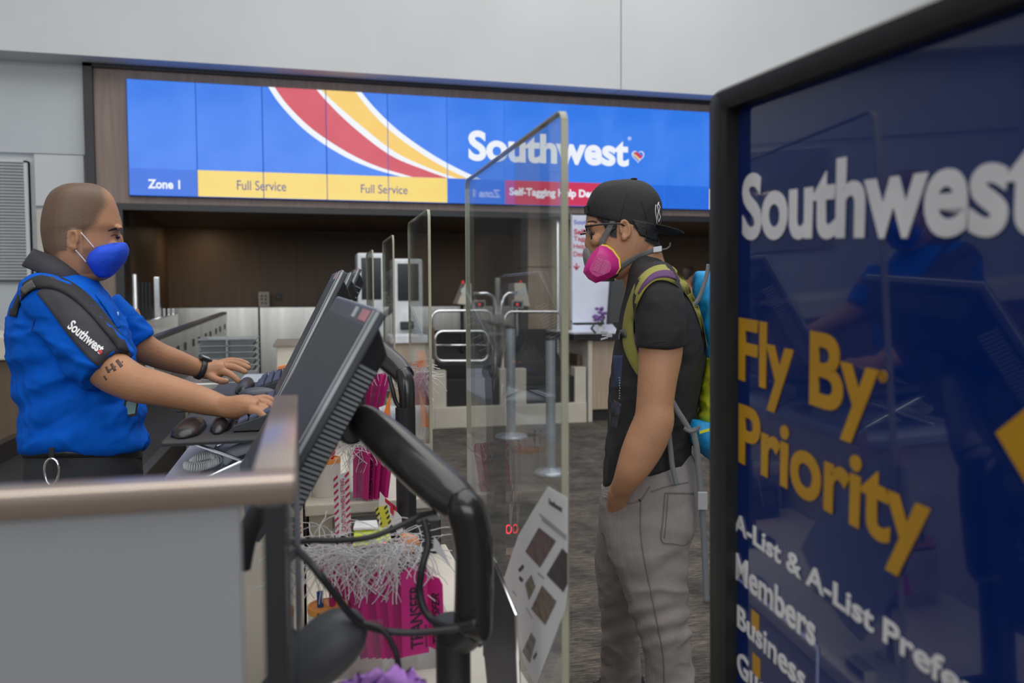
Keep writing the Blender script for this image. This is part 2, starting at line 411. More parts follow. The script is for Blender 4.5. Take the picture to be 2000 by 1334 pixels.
bm = B(); box(bm, -1.85, fx1, YW+.12, 11.9, oz+.02, oz+.25); struct('ceiling_recess', bm, M_brown)
# far walls of the hall (seen only in reflections)
bm = B(); box(bm, -9.2, -9, -9, 12, 2.35, 8.6); wl = struct('wall_left', bm, M_white)
pm = None
for i in range(10):
    bm = B(); box(bm, -9.0, -8.96, -8.6+i*1.95, -8.6+i*1.95+1.90, .25, 2.32, .01); struct('wall_panel', bm, M_white2, wl)
bm = B(); box(bm, -9.2, -9, -9, 12, 0, 2.35); struct('panel_backing', bm, M_brown, wl)
# recess soft downlight near the pale column (lamp in the recess ceiling)
area('recess_downlight', (4.1, 9.6, 2.3), (4.1, 9.7, 0), .25, .25, 9, (1, .82, .62))
area('recess_downlight', (-1.25, 11.2, 2.3), (-1.25, 11.4, 0), .15, .15, 2.5, (1, .75, .5))

# ------------------------------------------------------------------ video wall
DY = 8.93; dz0, dz1 = 2.42, 3.56
MB = screen_mat('screen_blue', (30, 116, 232), (68, 134, 243), .98)
MB2 = screen_mat('screen_blue_band', (22, 100, 215), (35, 112, 228), 1.0)
MYl = screen_mat('screen_yellow', (246, 214, 108), (250, 222, 120), .95)
MRd = screen_mat('screen_red', (206, 66, 84), (222, 96, 112), .95)
MRd2 = screen_mat('screen_crimson', (204, 46, 88), (210, 54, 96), .95)
MWh = screen_mat('screen_white', (235, 240, 250), None, 1.0)
MYs = screen_mat('screen_gold', (250, 200, 96), (250, 215, 120), .95)
MIn = screen_mat('screen_ink', (66, 74, 150), None, .9)
vw = thing('video_wall', (1.5, DY, dz0), 'long blue video wall of ten portrait screens above the check-in counters', 'display')
pitch = .6435; x0 = -1.644
bands = []
first = None
for i in range(12):
    xa = x0+i*pitch
    bm = B(); box(bm, xa+.004, xa+pitch-.004, DY, DY+.06, dz0, dz1, .003)
    if first is None: first = obj('screen', bm, MB, vw)
    else:
        bm.free(); c = first.copy(); COL.objects.link(c); c.location.x += i*pitch
bm = B(); box(bm, x0-.01, x0+12*pitch+.01, DY+.03, DY+.07, dz0-.008, dz1+.008); obj('casing', bm, mat('screen_casing', (16, 50, 110), .4), vw)
BZ = onY(320, 331, DY).z      # top of the lower band (left), about
bh = dz0 + (dz1-dz0)*.232
G = DY-.002
def gbox(xa, xb, z0, z1, m, name, y=G, th=.002):
    bm = B(); box(bm, xa, xb, y, y+th, z0, z1); return obj(name, bm, m, vw)
for i in range(12):
    xa = x0+i*pitch+.004; xb = xa+pitch-.008
    m = MYl if 1 <= i <= 4 else MRd2 if i in (6, 7) else MB2
    gbox(xa, xb, dz0, bh if i else bh, m, 'band')
def P2(px, py):
    p = onY(px, py, G); return p
def ribbon(name, pts, m, y, x_lo=None):
    for i in range(2, 7):       # one piece per screen, so the joints stay dark
        xa = x0+i*pitch+.004; xb = xa+pitch-.008
        poly = [Vector((onY(*p, y).x, y, onY(*p, y).z)) for p in pts]
        def clip(poly, f):
            out = []
            for a, b in zip(poly, poly[1:]+poly[:1]):
                fa, fb = f(a), f(b)
                if fa >= 0: out.append(a)
                if fa*fb < 0: out.append(a+(b-a)*(fa/(fa-fb)))
            return out
        q = clip(poly, lambda v: v.x-xa)
        if len(q) > 2: q = clip(q, lambda v: xb-v.x)
        if len(q) > 2: q = clip(q, lambda v: v.z-bh-.001)
        if len(q) > 2: q = clip(q, lambda v: dz1-v.z)
        if len(q) > 2:
            bm = B(); slab(bm, q, (0, .001, 0)); obj(name, bm, m, vw)
def curve2(a, b): return [tuple(p[:2]) for p in splN(a, 6)] + [tuple(p[:2]) for p in splN(b, 6)][::-1]
outerL = [(518, 160), (548, 205), (600, 258), (668, 303), (730, 330), (800, 350), (860, 372)]
inL = [(530, 160), (560, 203), (610, 252), (678, 297), (740, 326), (812, 348), (880, 375)]
redR = [(606, 160), (640, 200), (692, 250), (762, 303), (830, 332), (885, 352), (940, 375)]
yelL = [(612, 160), (648, 196), (702, 243), (772, 297), (842, 330), (902, 352), (950, 375)]
yelR = [(680, 160), (722, 215), (770, 262), (832, 306), (880, 333), (922, 352), (985, 375)]
whR = [(690, 160), (733, 212), (782, 258), (845, 302), (896, 330), (942, 351), (1000, 375)]
ribbon('stripe', curve2(outerL, whR), MWh, G)
ribbon('stripe', curve2(inL, redR), MRd, G-.0015)
ribbon('stripe', curve2(yelL, yelR), MYs, G-.0015)
def wtext(s, pl, pr, pb, ptop, m, bold=.02, y=G-.001, name='lettering'):
    a = onY(pl, pb, y); b = onY(pr, pb, y); c = onY(pl, ptop, y)
    return lettering(name, s, (a.x, y, a.z), (1, 0, 0), (0, 0, 1), b.x-a.x, c.z-a.z, m, vw, bold, .002)
wtext('Zone 1', 289, 352, 368, 350, MWh, .03)
wtext('Full Service', 463, 559, 371, 352, MIn, .004)
wtext('Full Service', 705, 796, 377, 360, MIn, .004)
wtext('Southwest', 915, 1228, 314, 254, MWh, .036)
wtext('Self-Tagging Help Desk', 995, 1170, 386, 366, MWh, .035)
wtext('®', 1226, 1233, 274, 267, MWh, .0)
bm = B(); p = onY(1246, 305, G)
def heart(bm, cx, y, cz, s, th, f=lambda u, v: True):
    pts = []
    for k in range(40):
        t_ = 2*PI*k/40; pts.append(Vector((cx+s*16*math.sin(t_)**3/17, y, cz+s*(13*math.cos(t_)-5*math.cos(2*t_)-2*math.cos(3*t_)-math.cos(4*t_))/17)))
    return slab(bm, pts, (0, th, 0))
heart(bm, p.x, G-.002, p.z, .082, .001); obj('heart_emblem', bm, MWh, vw)
bm = B(); heart(bm, p.x, G-.003, p.z, .07, .001); ho = obj('heart_emblem', bm, MB, vw)
bm = B(); slab(bm, [(p.x-.055, G-.0045, p.z+.035), (p.x-.02, G-.0045, p.z+.05), (p.x+.055, G-.0045, p.z-.0), (p.x+.03, G-.0045, p.z-.03)], (0, .001, 0)); obj('stripe', bm, MRd2, vw)
bm = B(); slab(bm, [(p.x-.062, G-.0045, p.z+.012), (p.x-.055, G-.0045, p.z+.032), (p.x+.028, G-.0045, p.z-.033), (p.x+.012, G-.0045, p.z-.048)], (0, .001, 0)); obj('stripe', bm, MYs, vw)
bm = B(); a = onY(1385, 410, G); box(bm, a.x, x0+10*pitch-.004, G-.003, G-.001, dz0, dz0+.24); obj('band', bm, MWh, vw)

# ------------------------------------------------------------------ recess furniture
t = thing('steel_backsplash', (1.4, 11.6, .6), 'tall brushed stainless backsplash along the brown recess wall', 'backsplash')
zt = onY(500, 600, 11.6).z
xs = [-1.7, onY(506, 600, 11.6).x, onY(680, 600, 11.6).x, onY(760, 600, 11.6).x, onY(918, 600, 11.6).x, onY(1030, 600, 11.6).x]
for a, b in zip(xs, xs[1:]):
    bm = B(); box(bm, a+.008, b-.008, 11.55, 11.75, .2, zt, .006); obj('panel', bm, M_steel, t)
t = thing('wall_outlet_box', onY(515, 598, 11.5), 'white switch box with black sockets on top of the steel backsplash', 'switch box')
a = onY(505, 600, 11.5); b = onY(526, 570, 11.5)
bm = B(); box(bm, a.x, b.x, 11.5, 11.6, a.z, b.z, .008); obj('housing', bm, M_ivory, t)
for q in ((511, 578), (519, 578), (511, 584), (519, 585), (512, 592), (519, 592)):
    c = onY(*q, 11.5); bm = B(); box(bm, c.x-.012, c.x+.012, 11.49, 11.505, c.z-.012, c.z+.012, .002); obj('socket', bm, M_black, t)
a = onY(544, 580, 11.8); bm = B(); box(bm, a.x-.035, a.x+.035, 11.77, 11.8, a.z-.045, a.z+.045, .005); tag(obj('wall_plate', bm, M_black), 'small black plate on the brown recess wall right of the switch box', 'wall plate')
# sloped belt guards, seen end-on behind the agent
def guard(name, pts, label, thick=.05, holes=None):
    t = thing(name, atD(*pts[0]), label, 'conveyor guard')
    P = [atD(*p) for p in pts]; n = Vector((-.9, .25, 0)); bm = B(); slab(bm, P, (n.normalized() if n.dot(CAM-P[0]) < 0 else -n.normalized())*thick, .004); obj('side_plate', bm, M_steel, t)
    nq = (P[1]-P[0]).cross(P[-1]-P[0]).normalized(); nq = -nq if (CAM-P[0]).dot(nq) < 0 else nq
    for h in holes or []:
        c = onP(h[0], h[1], P[0], nq); ax = (P[1]-P[0]).normalized()*.028; bm = B(); obox(bm, c+nq*.003, ax*.9, Vector((0, 0, .028)), nq*.004); obj('slot', bm, M_black, t)
    return t
guard('belt_guard', [(258, 637, 5.6), (348, 612, 8.3), (348, 645, 8.3), (262, 670, 5.6)], 'plain stainless conveyor guard nearest the dark posts behind the agent')
holes = [(348, 683), (362, 676), (378, 669), (389, 664), (402, 657), (411, 653), (422, 647), (430, 643), (439, 638)]
guard('belt_guard', [(300, 668, 5.0), (443, 613, 9.0), (443, 668, 9.0), (300, 752, 5.0)], 'stainless conveyor guard pierced by a row of square slots', holes=holes)
bm = B(); slab(bm, [atD(300, 660, 5.0), atD(443, 609, 9.0), atD(443, 613, 9.0), atD(300, 668, 5.0)], (-.06, .02, 0)); tag(obj('belt_cover', bm, M_black), 'black sloping belt cover behind the slotted steel guard', 'conveyor belt')
# roller rack with chrome posts
t = thing('roller_post_rack', atD(290, 640, 8.0), 'dark upright roller rack between chrome posts on the steel conveyor guard', 'rack')
for x, y0, y1, r in ((263, 536, 634, .022), ):
    bm = B(); cyl(bm, atD(x, y0, 8.0), atD(x+3, y1, 8.0), r, seg=12); obj('post', bm, M_chrome, t)
a = atD(300, 541, 8.0); b = atD(312, 622, 8.0); bm = B(); box(bm, a.x, b.x+.0, a.y, a.y+.05, b.z, a.z, .006); obj('post', bm, M_chrome, t)
for k in range(4):
    x = 271+k*7; bm = B(); cyl(bm, atD(x, 552, 8.1), atD(x+1, 624, 8.1), .014, seg=10); obj('roller', bm, M_black, t)
for k in range(3):
    a = atD(318+k*9, 603, 8.1); bm = B(); box(bm, a.x, a.x+.02, a.y, a.y+.02, a.z-.08, a.z, .003); obj('clip', bm, M_chrome, t)
# long black baggage belt behind the agent
t = thing('baggage_belt', (-1.1, 4.6, 0), 'low black baggage belt running away behind the agent', 'conveyor')
bm = B(); box(bm, -1.55, -.75, 2.6, 8.4, .42, .50, .01); obj('belt', bm, M_rubber, t)
bm = B(); box(bm, -1.60, -1.55, 2.6, 8.4, 0, .60, .004); box(bm, -.75, -.70, 2.6, 8.4, 0, .56, .004); obj('side_frame', bm, mat('dark_brown_frame', (40, 36, 34), .4), t)
bm = B(); box(bm, -1.5, -.8, 2.65, 8.35, 0, .42); obj('base', bm, M_black, t)
# stack of grey bins
bins = 'grey bins stacked on the steel table behind the far hand'
t0 = None; zb = 1.34 - (742-588)*4.6/F
a = atD(387, 740, 4.6); b = atD(500, 740, 4.6)
mb = mat('grey_bin_plastic', (112, 116, 118), .5)
tb = thing('steel_table', ((a.x+b.x)/2, a.y+.2, 0), 'small stainless table carrying the stack of grey bins', 'table')
bm = B(); box(bm, a.x-.1, b.x+.9, a.y-.1, a.y+.5, zb-.04, zb-.002, .005); obj('tabletop', bm, M_steel, tb)
for dx, dy in ((-.06, -.06), (.82, -.06), (-.06, .44), (.82, .44)):
    bm = B(); q = (a.x if dx < 0 else b.x)+dx; cyl(bm, (q, a.y+dy, 0), (q, a.y+dy, zb-.04), .015, seg=10); obj('leg', bm, M_chrome, tb)
for k in range(6):
    z = zb + k*.036
    if t0 is None:
        t0 = thing('grey_bin', ((a.x+b.x)/2, a.y+.2, z), 'lowest grey plastic bin of the stack behind the far hand', 'bin', bins)
        bm = B(); w_ = (b.x-a.x)/2; cx = (a.x+b.x)/2
        rings(bm, [[Vector((cx+sx*(w_-.03+f), a.y+.2+sy*(.17+f), z+zz)) for sx, sy in ((-1,-1),(1,-1),(1,1),(-1,1))] for f, zz in ((0, .0), (.02, .05), (.03, .05), (.03, .056), (.018, .056), (.0, .01))]); obj('tray', bm, mb, t0)
        bm = B()
        for sx in (0,): box(bm, cx+sx*w_-.006, cx+sx*w_+.006, a.y+.2-.215, a.y+.2-.19, z+.02, z+.05)
        obj('rib', bm, mb, t0)
    else:
        dup(t0, (0, 0, z-zb), ['', 'second', 'third', 'fourth', 'fifth', 'topmost'][k]+' grey plastic bin from the bottom of the stack behind the far hand' if k < 5 else 'topmost grey plastic bin of the stack behind the far hand')
# cardboard-brown box top right of bins
t = thing('parcel_box', atD(580, 690, 5.2), 'tan cabinet with a brown lid seen left of the tilted monitors', 'cabinet')
a = atD(540, 678, 5.2); b = atD(625, 700, 5.2)
bm = B(); box(bm, a.x, b.x, a.y, a.y+.5, .0, a.z, .004); obj('body', bm, M_ivory, t)
bm = B(); box(bm, a.x-.02, b.x+.02, a.y-.02, a.y+.75, a.z, a.z+.02, .003); obj('lid', bm, mat('brown_lid', (112, 102, 92), .5), t)

# ------------------------------------------------------------------ bag drop bays
BY = 8.48
def bx(px, Y=BY): return onY(px, 700, Y).x
def bz(py, px=950, Y=BY): return onY(px, py, Y).z
def bay(pl, pr, label):
    xa, xb = bx(pl), bx(pr); t = thing('bag_drop_bay', ((xa+xb)/2, BY, 0), label, 'baggage scale')
    bm = B(); box(bm, xa, xb, BY, BY+1.05, 0, bz(793), .008); obj('base', bm, M_ivory, t)
    bm = B(); box(bm, xa, xa+.13, BY+.02, BY+.16, bz(793), bz(722), .006); obj('post', bm, M_ivory, t)
    bm = B(); box(bm, xb-.13, xb, BY+.02, BY+.16, bz(793), bz(722), .006); obj('post', bm, M_ivory, t)
    bm = B(); box(bm, xa+.13, xb-.13, BY+.05, BY+1.1, bz(793), bz(740), .01); obj('scale_belt', bm, M_rubber, t)
    bm = B(); hexa(bm, [(xa+.1, BY+.6, .5), (xb-.1, BY+.6, .5), (xb-.1, BY+1.05, .5), (xa+.1, BY+1.05, .5)], [(xa+.1, BY+.6, .62), (xb-.1, BY+.6, .62), (xb-.1, BY+1.05, 1.0), (xa+.1, BY+1.05, 1.0)]); obj('incline_belt', bm, M_rubber, t)
    bm = B(); box(bm, xa-.02, xa+.04, BY+.2, BY+1.05, bz(722), bz(640), .004); box(bm, xb-.04, xb+.0, BY+.2, BY+1.05, bz(722), bz(700), .004); obj('side_guard', bm, M_brown, t)
    return t
t1 = bay(848, 1000, 'left bag drop bay with black scale belt and white base')
t2 = bay(1006, 1146, 'right bag drop bay with black scale belt and white base')
bm = B(); box(bm, bx(840), bx(848), BY+.0, BY+1.2, 0, bz(700), .004); struct('trim_3', bm, M_ivory)
def rail(pix, Y, r, name, label, closed=False, extra=None):
    t = thing(name, onY(*pix[-1], Y), label, 'handrail')
    bm = B(); pts = [onY(*p, Y) for p in pix]; tube(bm, pts, r, 10, closed); obj('rail_tube', bm, M_chrome, t, True)
    if extra: bm = B(); tube(bm, [onY(*p, Y) for p in extra], r*.6, 8); obj('crossbar', bm, M_chrome, t, True)
    return t
def rr(x0_, y0_, x1_, y1_, r, n=5):
    out = []
    for cx, cy, a0 in ((x1_-r, y0_+r, -90), (x1_-r, y1_-r, 0), (x0_+r, y1_-r, 90), (x0_+r, y0_+r, 180)):
        for k in range(n+1):
            a = math.radians(a0+90*k/n); out.append((cx+r*math.cos(a), cy+r*math.sin(a)))
    return out
def arch(x0_, y0_, x1_, yb, r, n=6):
    out = [(x0_, yb)]
    for k in range(n+1): a = math.radians(180+90*k/n); out.append((x0_+r+r*math.cos(a), y0_+r+r*math.sin(a)))
    for k in range(n+1): a = math.radians(270+90*k/n); out.append((x1_-r+r*math.cos(a), y0_+r+r*math.sin(a)))
    out.append((x1_, yb)); return out
rail(arch(843, 607, 961, 722, 16), BY+.25, .016, 'steel_hoop', 'wide chrome hoop rail over the left bag drop bay')
rail(arch(985, 609, 1099, 715, 16), BY+.25, .016, 'steel_hoop', 'wide chrome hoop rail over the right bag drop bay')
rail(rr(850, 647, 953, 705, 15), BY-.05, .014, 'steel_gate', 'rounded chrome gate with a middle bar on the left bay', True, [(850, 674), (953, 674)])
rail([(925, 573), (950, 573), (961, 578), (966, 590), (966, 740)], BY+.1, .02, 'steel_hoop', 'tall chrome rail bent left, between the two bays')
rail([(1010, 573), (992, 573), (984, 580), (980, 592), (982, 740)], BY+.1, .02, 'steel_hoop', 'tall chrome rail bent right, between the two bays')
def printer(px0, px1, py0, py1, lean, label):
    Y = BY+.6; a = onY(px0, py1, Y); b = onY(px1, py0, Y); t = thing('tag_printer', (a.x, Y, a.z), label, 'printer')
    s = lean; w_ = b.x-a.x; h = b.z-a.z
    bm = B(); hexa(bm, [(a.x, Y, a.z), (b.x, Y, a.z-.02), (b.x-(0 if s > 0 else .06), Y, b.z), (a.x+(.1 if s > 0 else 0), Y, b.z)], [(a.x, Y+.3, a.z), (b.x, Y+.3, a.z-.02), (b.x-(0 if s > 0 else .06), Y+.3, b.z), (a.x+(.1 if s > 0 else 0), Y+.3, b.z)], .01); obj('housing', bm, M_ivory, t)
    bm = B(); cyl(bm, ((a.x+b.x)/2, Y+.1, b.z-.002), ((a.x+b.x)/2, Y+.1, b.z+.03), .02); obj('button', bm, mat('signal_red', (200, 50, 50), .4), t)
    bm = B(); cyl(bm, ((a.x+b.x)/2, Y-.004, (a.z+b.z)/2+.03), ((a.x+b.x)/2, Y+.001, (a.z+b.z)/2+.03), .04); obj('round_badge', bm, mat('grey_badge', (160, 168, 165), .5), t)
    bm = B(); cyl(bm, ((a.x+b.x)/2, Y+.15, a.z-.55), ((a.x+b.x)/2, Y+.15, a.z-.01), .02); obj('stem', bm, M_black, t)
    return t
printer(893, 921, 553, 594, 1, 'white tag printer leaning right on the left bay')
printer(1005, 1036, 553, 596, -1, 'white tag printer on a stem at the right bay')
def readout(px0, px1, py0, py1, label):
    Y = BY+.3; a = onY(px0, py1, Y); b = onY(px1, py0, Y); t = thing('scale_readout', ((a.x+b.x)/2, Y, a.z), label, 'display')
    bm = B(); box(bm, a.x, b.x, Y, Y+.06, a.z, b.z, .01); obj('casing', bm, mat('grey_readout', (130, 128, 124), .4), t)
    bm = B(); box(bm, a.x+.02, b.x-.02, Y-.003, Y+.002, a.z+.02, b.z-.02); obj('face', bm, M_black, t)
    bm = B(); box(bm, a.x+.055, a.x+.075, Y-.006, Y-.002, a.z+.035, b.z-.035); obj('digits', bm, screen_mat('led_red', (255, 40, 70), None, 1.5), t)
    bm = B(); cyl(bm, ((a.x+b.x)/2, Y+.03, a.z-.3), ((a.x+b.x)/2, Y+.03, a.z), .012); obj('stem', bm, M_chrome, t)
readout(925, 949, 586, 603, 'small grey scale readout with red digit left of the tall rails')
readout(999, 1023, 586, 603, 'small grey scale readout with red digit right of the tall rails')
# pale column, chrome post
bm = B(); box(bm, bx(1032, 9.6), bx(1085, 9.6), 9.6, 10.3, 0, bz(522, Y=9.6)); cl = struct('wall_column', bm, M_oak)
bm = B(); box(bm, bx(1032, 9.6), bx(1085, 9.6), 9.6, 10.3, bz(520, Y=9.6), 2.33); struct('column_panel', bm, M_oak, cl)
bm = B(); box(bm, bx(1088, 9.2), bx(1110, 9.2), 9.2, 9.4, 0, 2.3, .02); o = struct('trim_4', bm, M_steel)
# stanchion posts on the carpet
def stanchion(px, pyt, d, r, label, base=False, hh=None):
    top = atD(px, pyt, d); t = thing('stanchion_post', (top.x, top.y, 0), label, 'stanchion', None)
    bm = B(); lathe(bm, (top.x, top.y, 0), [(r*3.6, 0), (r*3.6, .012), (r*3.2, .03), (r*1.2, .045), (r*1.05, .05)]); obj('base', bm, mat('grey_base', (150, 155, 162), .3, .6), t, auto=40)
    bm = B(); lathe(bm, (top.x, top.y, 0), [(r, .05), (r, top.z-.03)]); obj('post', bm, mat('satin_grey_post', (150, 156, 162), .3, .5), t, auto=40)
    bm = B(); lathe(bm, (top.x, top.y, 0), [(r*1.05, top.z-.03), (r*1.05, top.z-.005), (r*.9, top.z)]); obj('cap', bm, M_dark, t, auto=40)
    return t
stanchion(997, 636, 8.0, .045, 'satin grey stanchion post in front of the gap between the bays')
stanchion(1075, 657, 6.3, .037, 'satin grey stanchion post with a round base, nearer the clear screen edge')
# blue crate with yellow top inside right bay
t = thing('blue_tub', onY(1095, 775, BY+.2), 'blue plastic tub with a yellow cloth on the right bay', 'tub')
a = onY(1085, 775, BY+.3); b = onY(1111, 745, BY+.3)
bm = B(); box(bm, a.x, b.x+.1, BY+.2, BY+.5, bz(793)+.02, bz(752), .02); obj('tub_body', bm, mat('royal_blue_plastic', (30, 70, 160), .4), t)
bm = B(); ell(bm, (a.x+.05, BY+.3, bz(750)), .09, .08, .03); obj('cloth', bm, mat('yellow_cloth', (190, 190, 70), .8), t, True)

# ------------------------------------------------------------------ help desk at right
KY = 8.5
t = thing('help_desk', (bx(1200, KY), KY, 0), 'pale wood help desk with a black-edged white top behind the customer', 'desk')
xa = bx(1118, KY); xb = bx(1420, KY)
bm = B(); box(bm, bx(1157, KY), xb, KY+.05, KY+.9, .13, bz(668, Y=KY), .004); obj('front_panel', bm, M_oak, t)
bm = B(); box(bm, bx(1157, KY), xb, KY+.08, KY+.9, 0, .13); obj('kick_plate', bm, M_black, t)
bm = B(); box(bm, bx(1149, KY), bx(1157, KY), KY, KY+.95, 0, bz(668, Y=KY), .004); obj('end_panel', bm, M_ivory, t)
bm = B(); box(bm, xa, xb, KY-.05, KY+1.0, bz(668, Y=KY), bz(655, Y=KY), .006); obj('edge_band', bm, M_black, t)
bm = B(); box(bm, xa, xb, KY-.05, KY+1.0, bz(655, Y=KY), bz(652, Y=KY)); obj('desktop', bm, mat('white_top', (196, 198, 205), .4), t)
HY = 8.9
t = thing('help_desk_sign', onY(1155, 640, HY), 'tall white sign reading Self Tagging Help Desk behind the respirator', 'sign')
a = onY(1115, 650, HY); b = onY(1163, 421, HY); c = onY(1205, 421, HY)
bm = B(); box(bm, a.x, c.x, HY, HY+.08, a.z-.1, b.z, .01); obj('board', bm, mat('lavender_white_board', (190, 194, 212), .5, var=.02), t)
bm = B(); box(bm, a.x-.01, a.x+.01, HY-.02, HY+.09, a.z-.1, b.z+.01); obj('frame', bm, M_chrome, t)
def htext(s, pl, pr, pb, pt, m, bold=.02):
    p = onY(pl, pb, HY-.003); q = onY(pr, pb, HY-.003); r_ = onY(pl, pt, HY-.003)
    lettering('lettering', s, (p.x, HY-.0005, p.z), (1, 0, 0), (0, 0, 1), q.x-p.x, r_.z-p.z, m, t, bold, .002)
MRt = mat('print_red', (172, 60, 82), .5); MBt = mat('print_blue', (92, 100, 190), .5)
htext('Southwest', 1121, 1176, 438, 429, MBt, .02)
htext('Self', 1121, 1143, 458, 447, MRt, .03); htext('Tagging', 1120, 1163, 473, 461, MRt, .02)
htext('Help', 1120, 1144, 488, 476, MRt, .02); htext('Desk', 1120, 1146, 501, 491, MRt, .02)
bm = B(); q = onY(1126, 526, HY-.003); box(bm, q.x-.008, q.x+.008, HY-.003, HY, q.z, q.z+.07)
slab(bm, [(q.x, HY-.003, q.z-.012), (q.x-.042, HY-.003, q.z+.035), (q.x-.028, HY-.003, q.z+.042), (q.x, HY-.003, q.z+.014), (q.x+.028, HY-.003, q.z+.042), (q.x+.042, HY-.003, q.z+.035)], (0, .003, 0)); obj('arrow', bm, MRt, t)
# desk monitor, keyboard, flowers
t = thing('desk_monitor', onY(1208, 640, 8.75), 'black monitor facing right on the help desk, behind the chest buckle', 'monitor')
bm = B(); slab(bm, [atD(1193, 548, 9.0), atD(1232, 536, 9.0), atD(1232, 628, 9.0), atD(1187, 634, 9.0)], (0, .06, 0), .01); obj('screen', bm, M_black, t)
bm = B(); tube(bm, [atD(1193, 600, 9.05), atD(1194, 625, 9.05), atD(1212, 645, 9.0)], .025); obj('arm', bm, M_dark, t, True)
t = thing('keyboard', atD(1150, 640, 8.9), 'black keyboard lying on the help desk left of the flowers', 'keyboard')
a = atD(1128, 631, 8.75); bm = B(); obox(bm, a+Vector((.16, .1, -.01)), Vector((.17, .03, 0)), Vector((0, .07, 0)), Vector((0, 0, .012)), .006); obj('key_deck', bm, M_black, t)
bm = B(); tube(bm, [atD(1160, 634, 8.8), atD(1155, 642, 8.75), atD(1163, 650, 8.7)], .012); obj('bracket', bm, M_black, t, True)
t = thing('flower_pot', onZ(1173, 650, bz(652, Y=KY)+.0), 'small pot of purple flowers on the help desk', 'flowers')
c = Vector((bx(1173, 8.75), 8.75, bz(652, Y=KY)+.002)); bm = B(); lathe(bm, c, [(.035, 0), (.05, .05), (.05, .055), (.04, .05)], 16); obj('pot', bm, mat('pot_white', (180, 182, 180), .4), t)
for k in range(16):
    a = Vector((random.uniform(-.07, .07), random.uniform(-.05, .05), random.uniform(.12, .26)))
    bm = B(); ell(bm, c+a, .026, .022, .02, seg=7); obj('bloom', bm, mat('violet_petal', (112, 80, 140), .7), t, True)
bm = B()
for k in range(8): tube(bm, [c+Vector((0, 0, .03)), c+Vector((random.uniform(-.06, .06), random.uniform(-.04, .04), random.uniform(.1, .18)))], .006, 5)
obj('stem', bm, mat('leaf_green', (70, 90, 60), .7), t)
# another traveller's dark hair glimpsed above the pack: far person
# solid kiosks standing in for reflections between the clear screens; white equipment
def kiosk(pl, pr, pt, pb, d, label):
    a = atD(pl, pb, d); b = atD(pr, pt, d); t = thing('kiosk_reflection', ((a.x+b.x)/2, a.y, 0), label, 'kiosk')
    bm = B(); box(bm, a.x, b.x, a.y, a.y+.35, a.z, b.z, .02); obj('head', bm, mat('kiosk_white', (196, 200, 205), .35), t)
    bm = B(); box(bm, a.x+.04, b.x-.04, a.y-.006, a.y+.01, a.z+(b.z-a.z)*.45, b.z-.05, .004); obj('screen', bm, mat('kiosk_glass', (26, 30, 36), .15), t)
    bm = B(); box(bm, a.x+.05, b.x-.05, a.y+.05, a.y+.3, 0, a.z, .01); obj('pedestal', bm, mat('kiosk_grey', (150, 150, 150), .4), t)
    bm = B(); box(bm, a.x+.06, b.x-.1, a.y-.05, a.y+.02, a.z+.06, a.z+.14, .01); obj('shelf', bm, M_dark, t)
kiosk(700, 752, 494, 660, 8.6, 'white kiosk shape with black screen standing in for a reflection, left of the far clear screens')
kiosk(770, 826, 505, 655, 8.3, 'white kiosk shape standing in for a reflection in the second clear screen')
t = thing('far_cabinet', atD(790, 760, 8.0), 'wood-fronted cabinet with a white top beyond the second monitor', 'cabinet')
a = atD(762, 671, 7.4); b = atD(838, 655, 7.4); bm = B(); box(bm, a.x, b.x, a.y, a.y+.4, a.z, b.z, .006); obj('top', bm, mat('white_top', (196, 198, 205), .4), t)
bm = B(); box(bm, a.x+.02, b.x-.02, a.y+.03, a.y+.38, 0, a.z, .004); obj('body', bm, M_oak, t)
# ================================================================== CHECK-IN COUNTER ROW
PX = .35
MG = glass_mat('clear_acrylic', (.93, .95, .95), 1.47, .07)
MGe = mat('acrylic_edge', (160, 158, 138), .2, var=.1, k=1.2)
def acrylic(y0, y1, z0, z1, label, r=.03, X=PX, th=.009):
    t = thing('acrylic_screen', (X, (y0+y1)/2, z0), label, 'screen', None)
    bm = B(); box(bm, X-th/2, X+th/2, y0+.003, y1-.003, z0, z1-.003); obj('pane', bm, MG, t)
    bm = B(); e = th/2+.0004
    path = [Vector((X, y0, z0))] + [Vector((X, y0+r-r*math.cos(a), z1-r+r*math.sin(a))) for a in [k*PI/16 for k in range(9)]]
    path += [Vector((X, y1-r+r*math.sin(a), z1-r+r*math.cos(a))) for a in [k*PI/16 for k in range(9)]] + [Vector((X, y1, z0))]
    R = []
    for i, p in enumerate(path):
        a = path[max(i-1, 0)]; b = path[min(i+1, len(path)-1)]; tt = (b-a).normalized(); n = Vector((0, -tt.z, tt.y)); n = n if True else n
        w_ = .0028
        R.append([p+Vector((-e, 0, 0)), p+Vector((e, 0, 0)), p+Vector((e, 0, 0))-n*w_, p+Vector((-e, 0, 0))-n*w_])
    rings(bm, R); obj('polished_edge', bm, MGe, t)
    bm = B(); box(bm, X-.012, X+.012, y0+.1, y0+.16, z0-.004, z0+.02, .002); box(bm, X-.012, X+.012, y1-.16, y1-.1, z0-.004, z0+.02, .002); obj('foot', bm, M_steel, t)
    return t
DZ, SZ = .68, .805
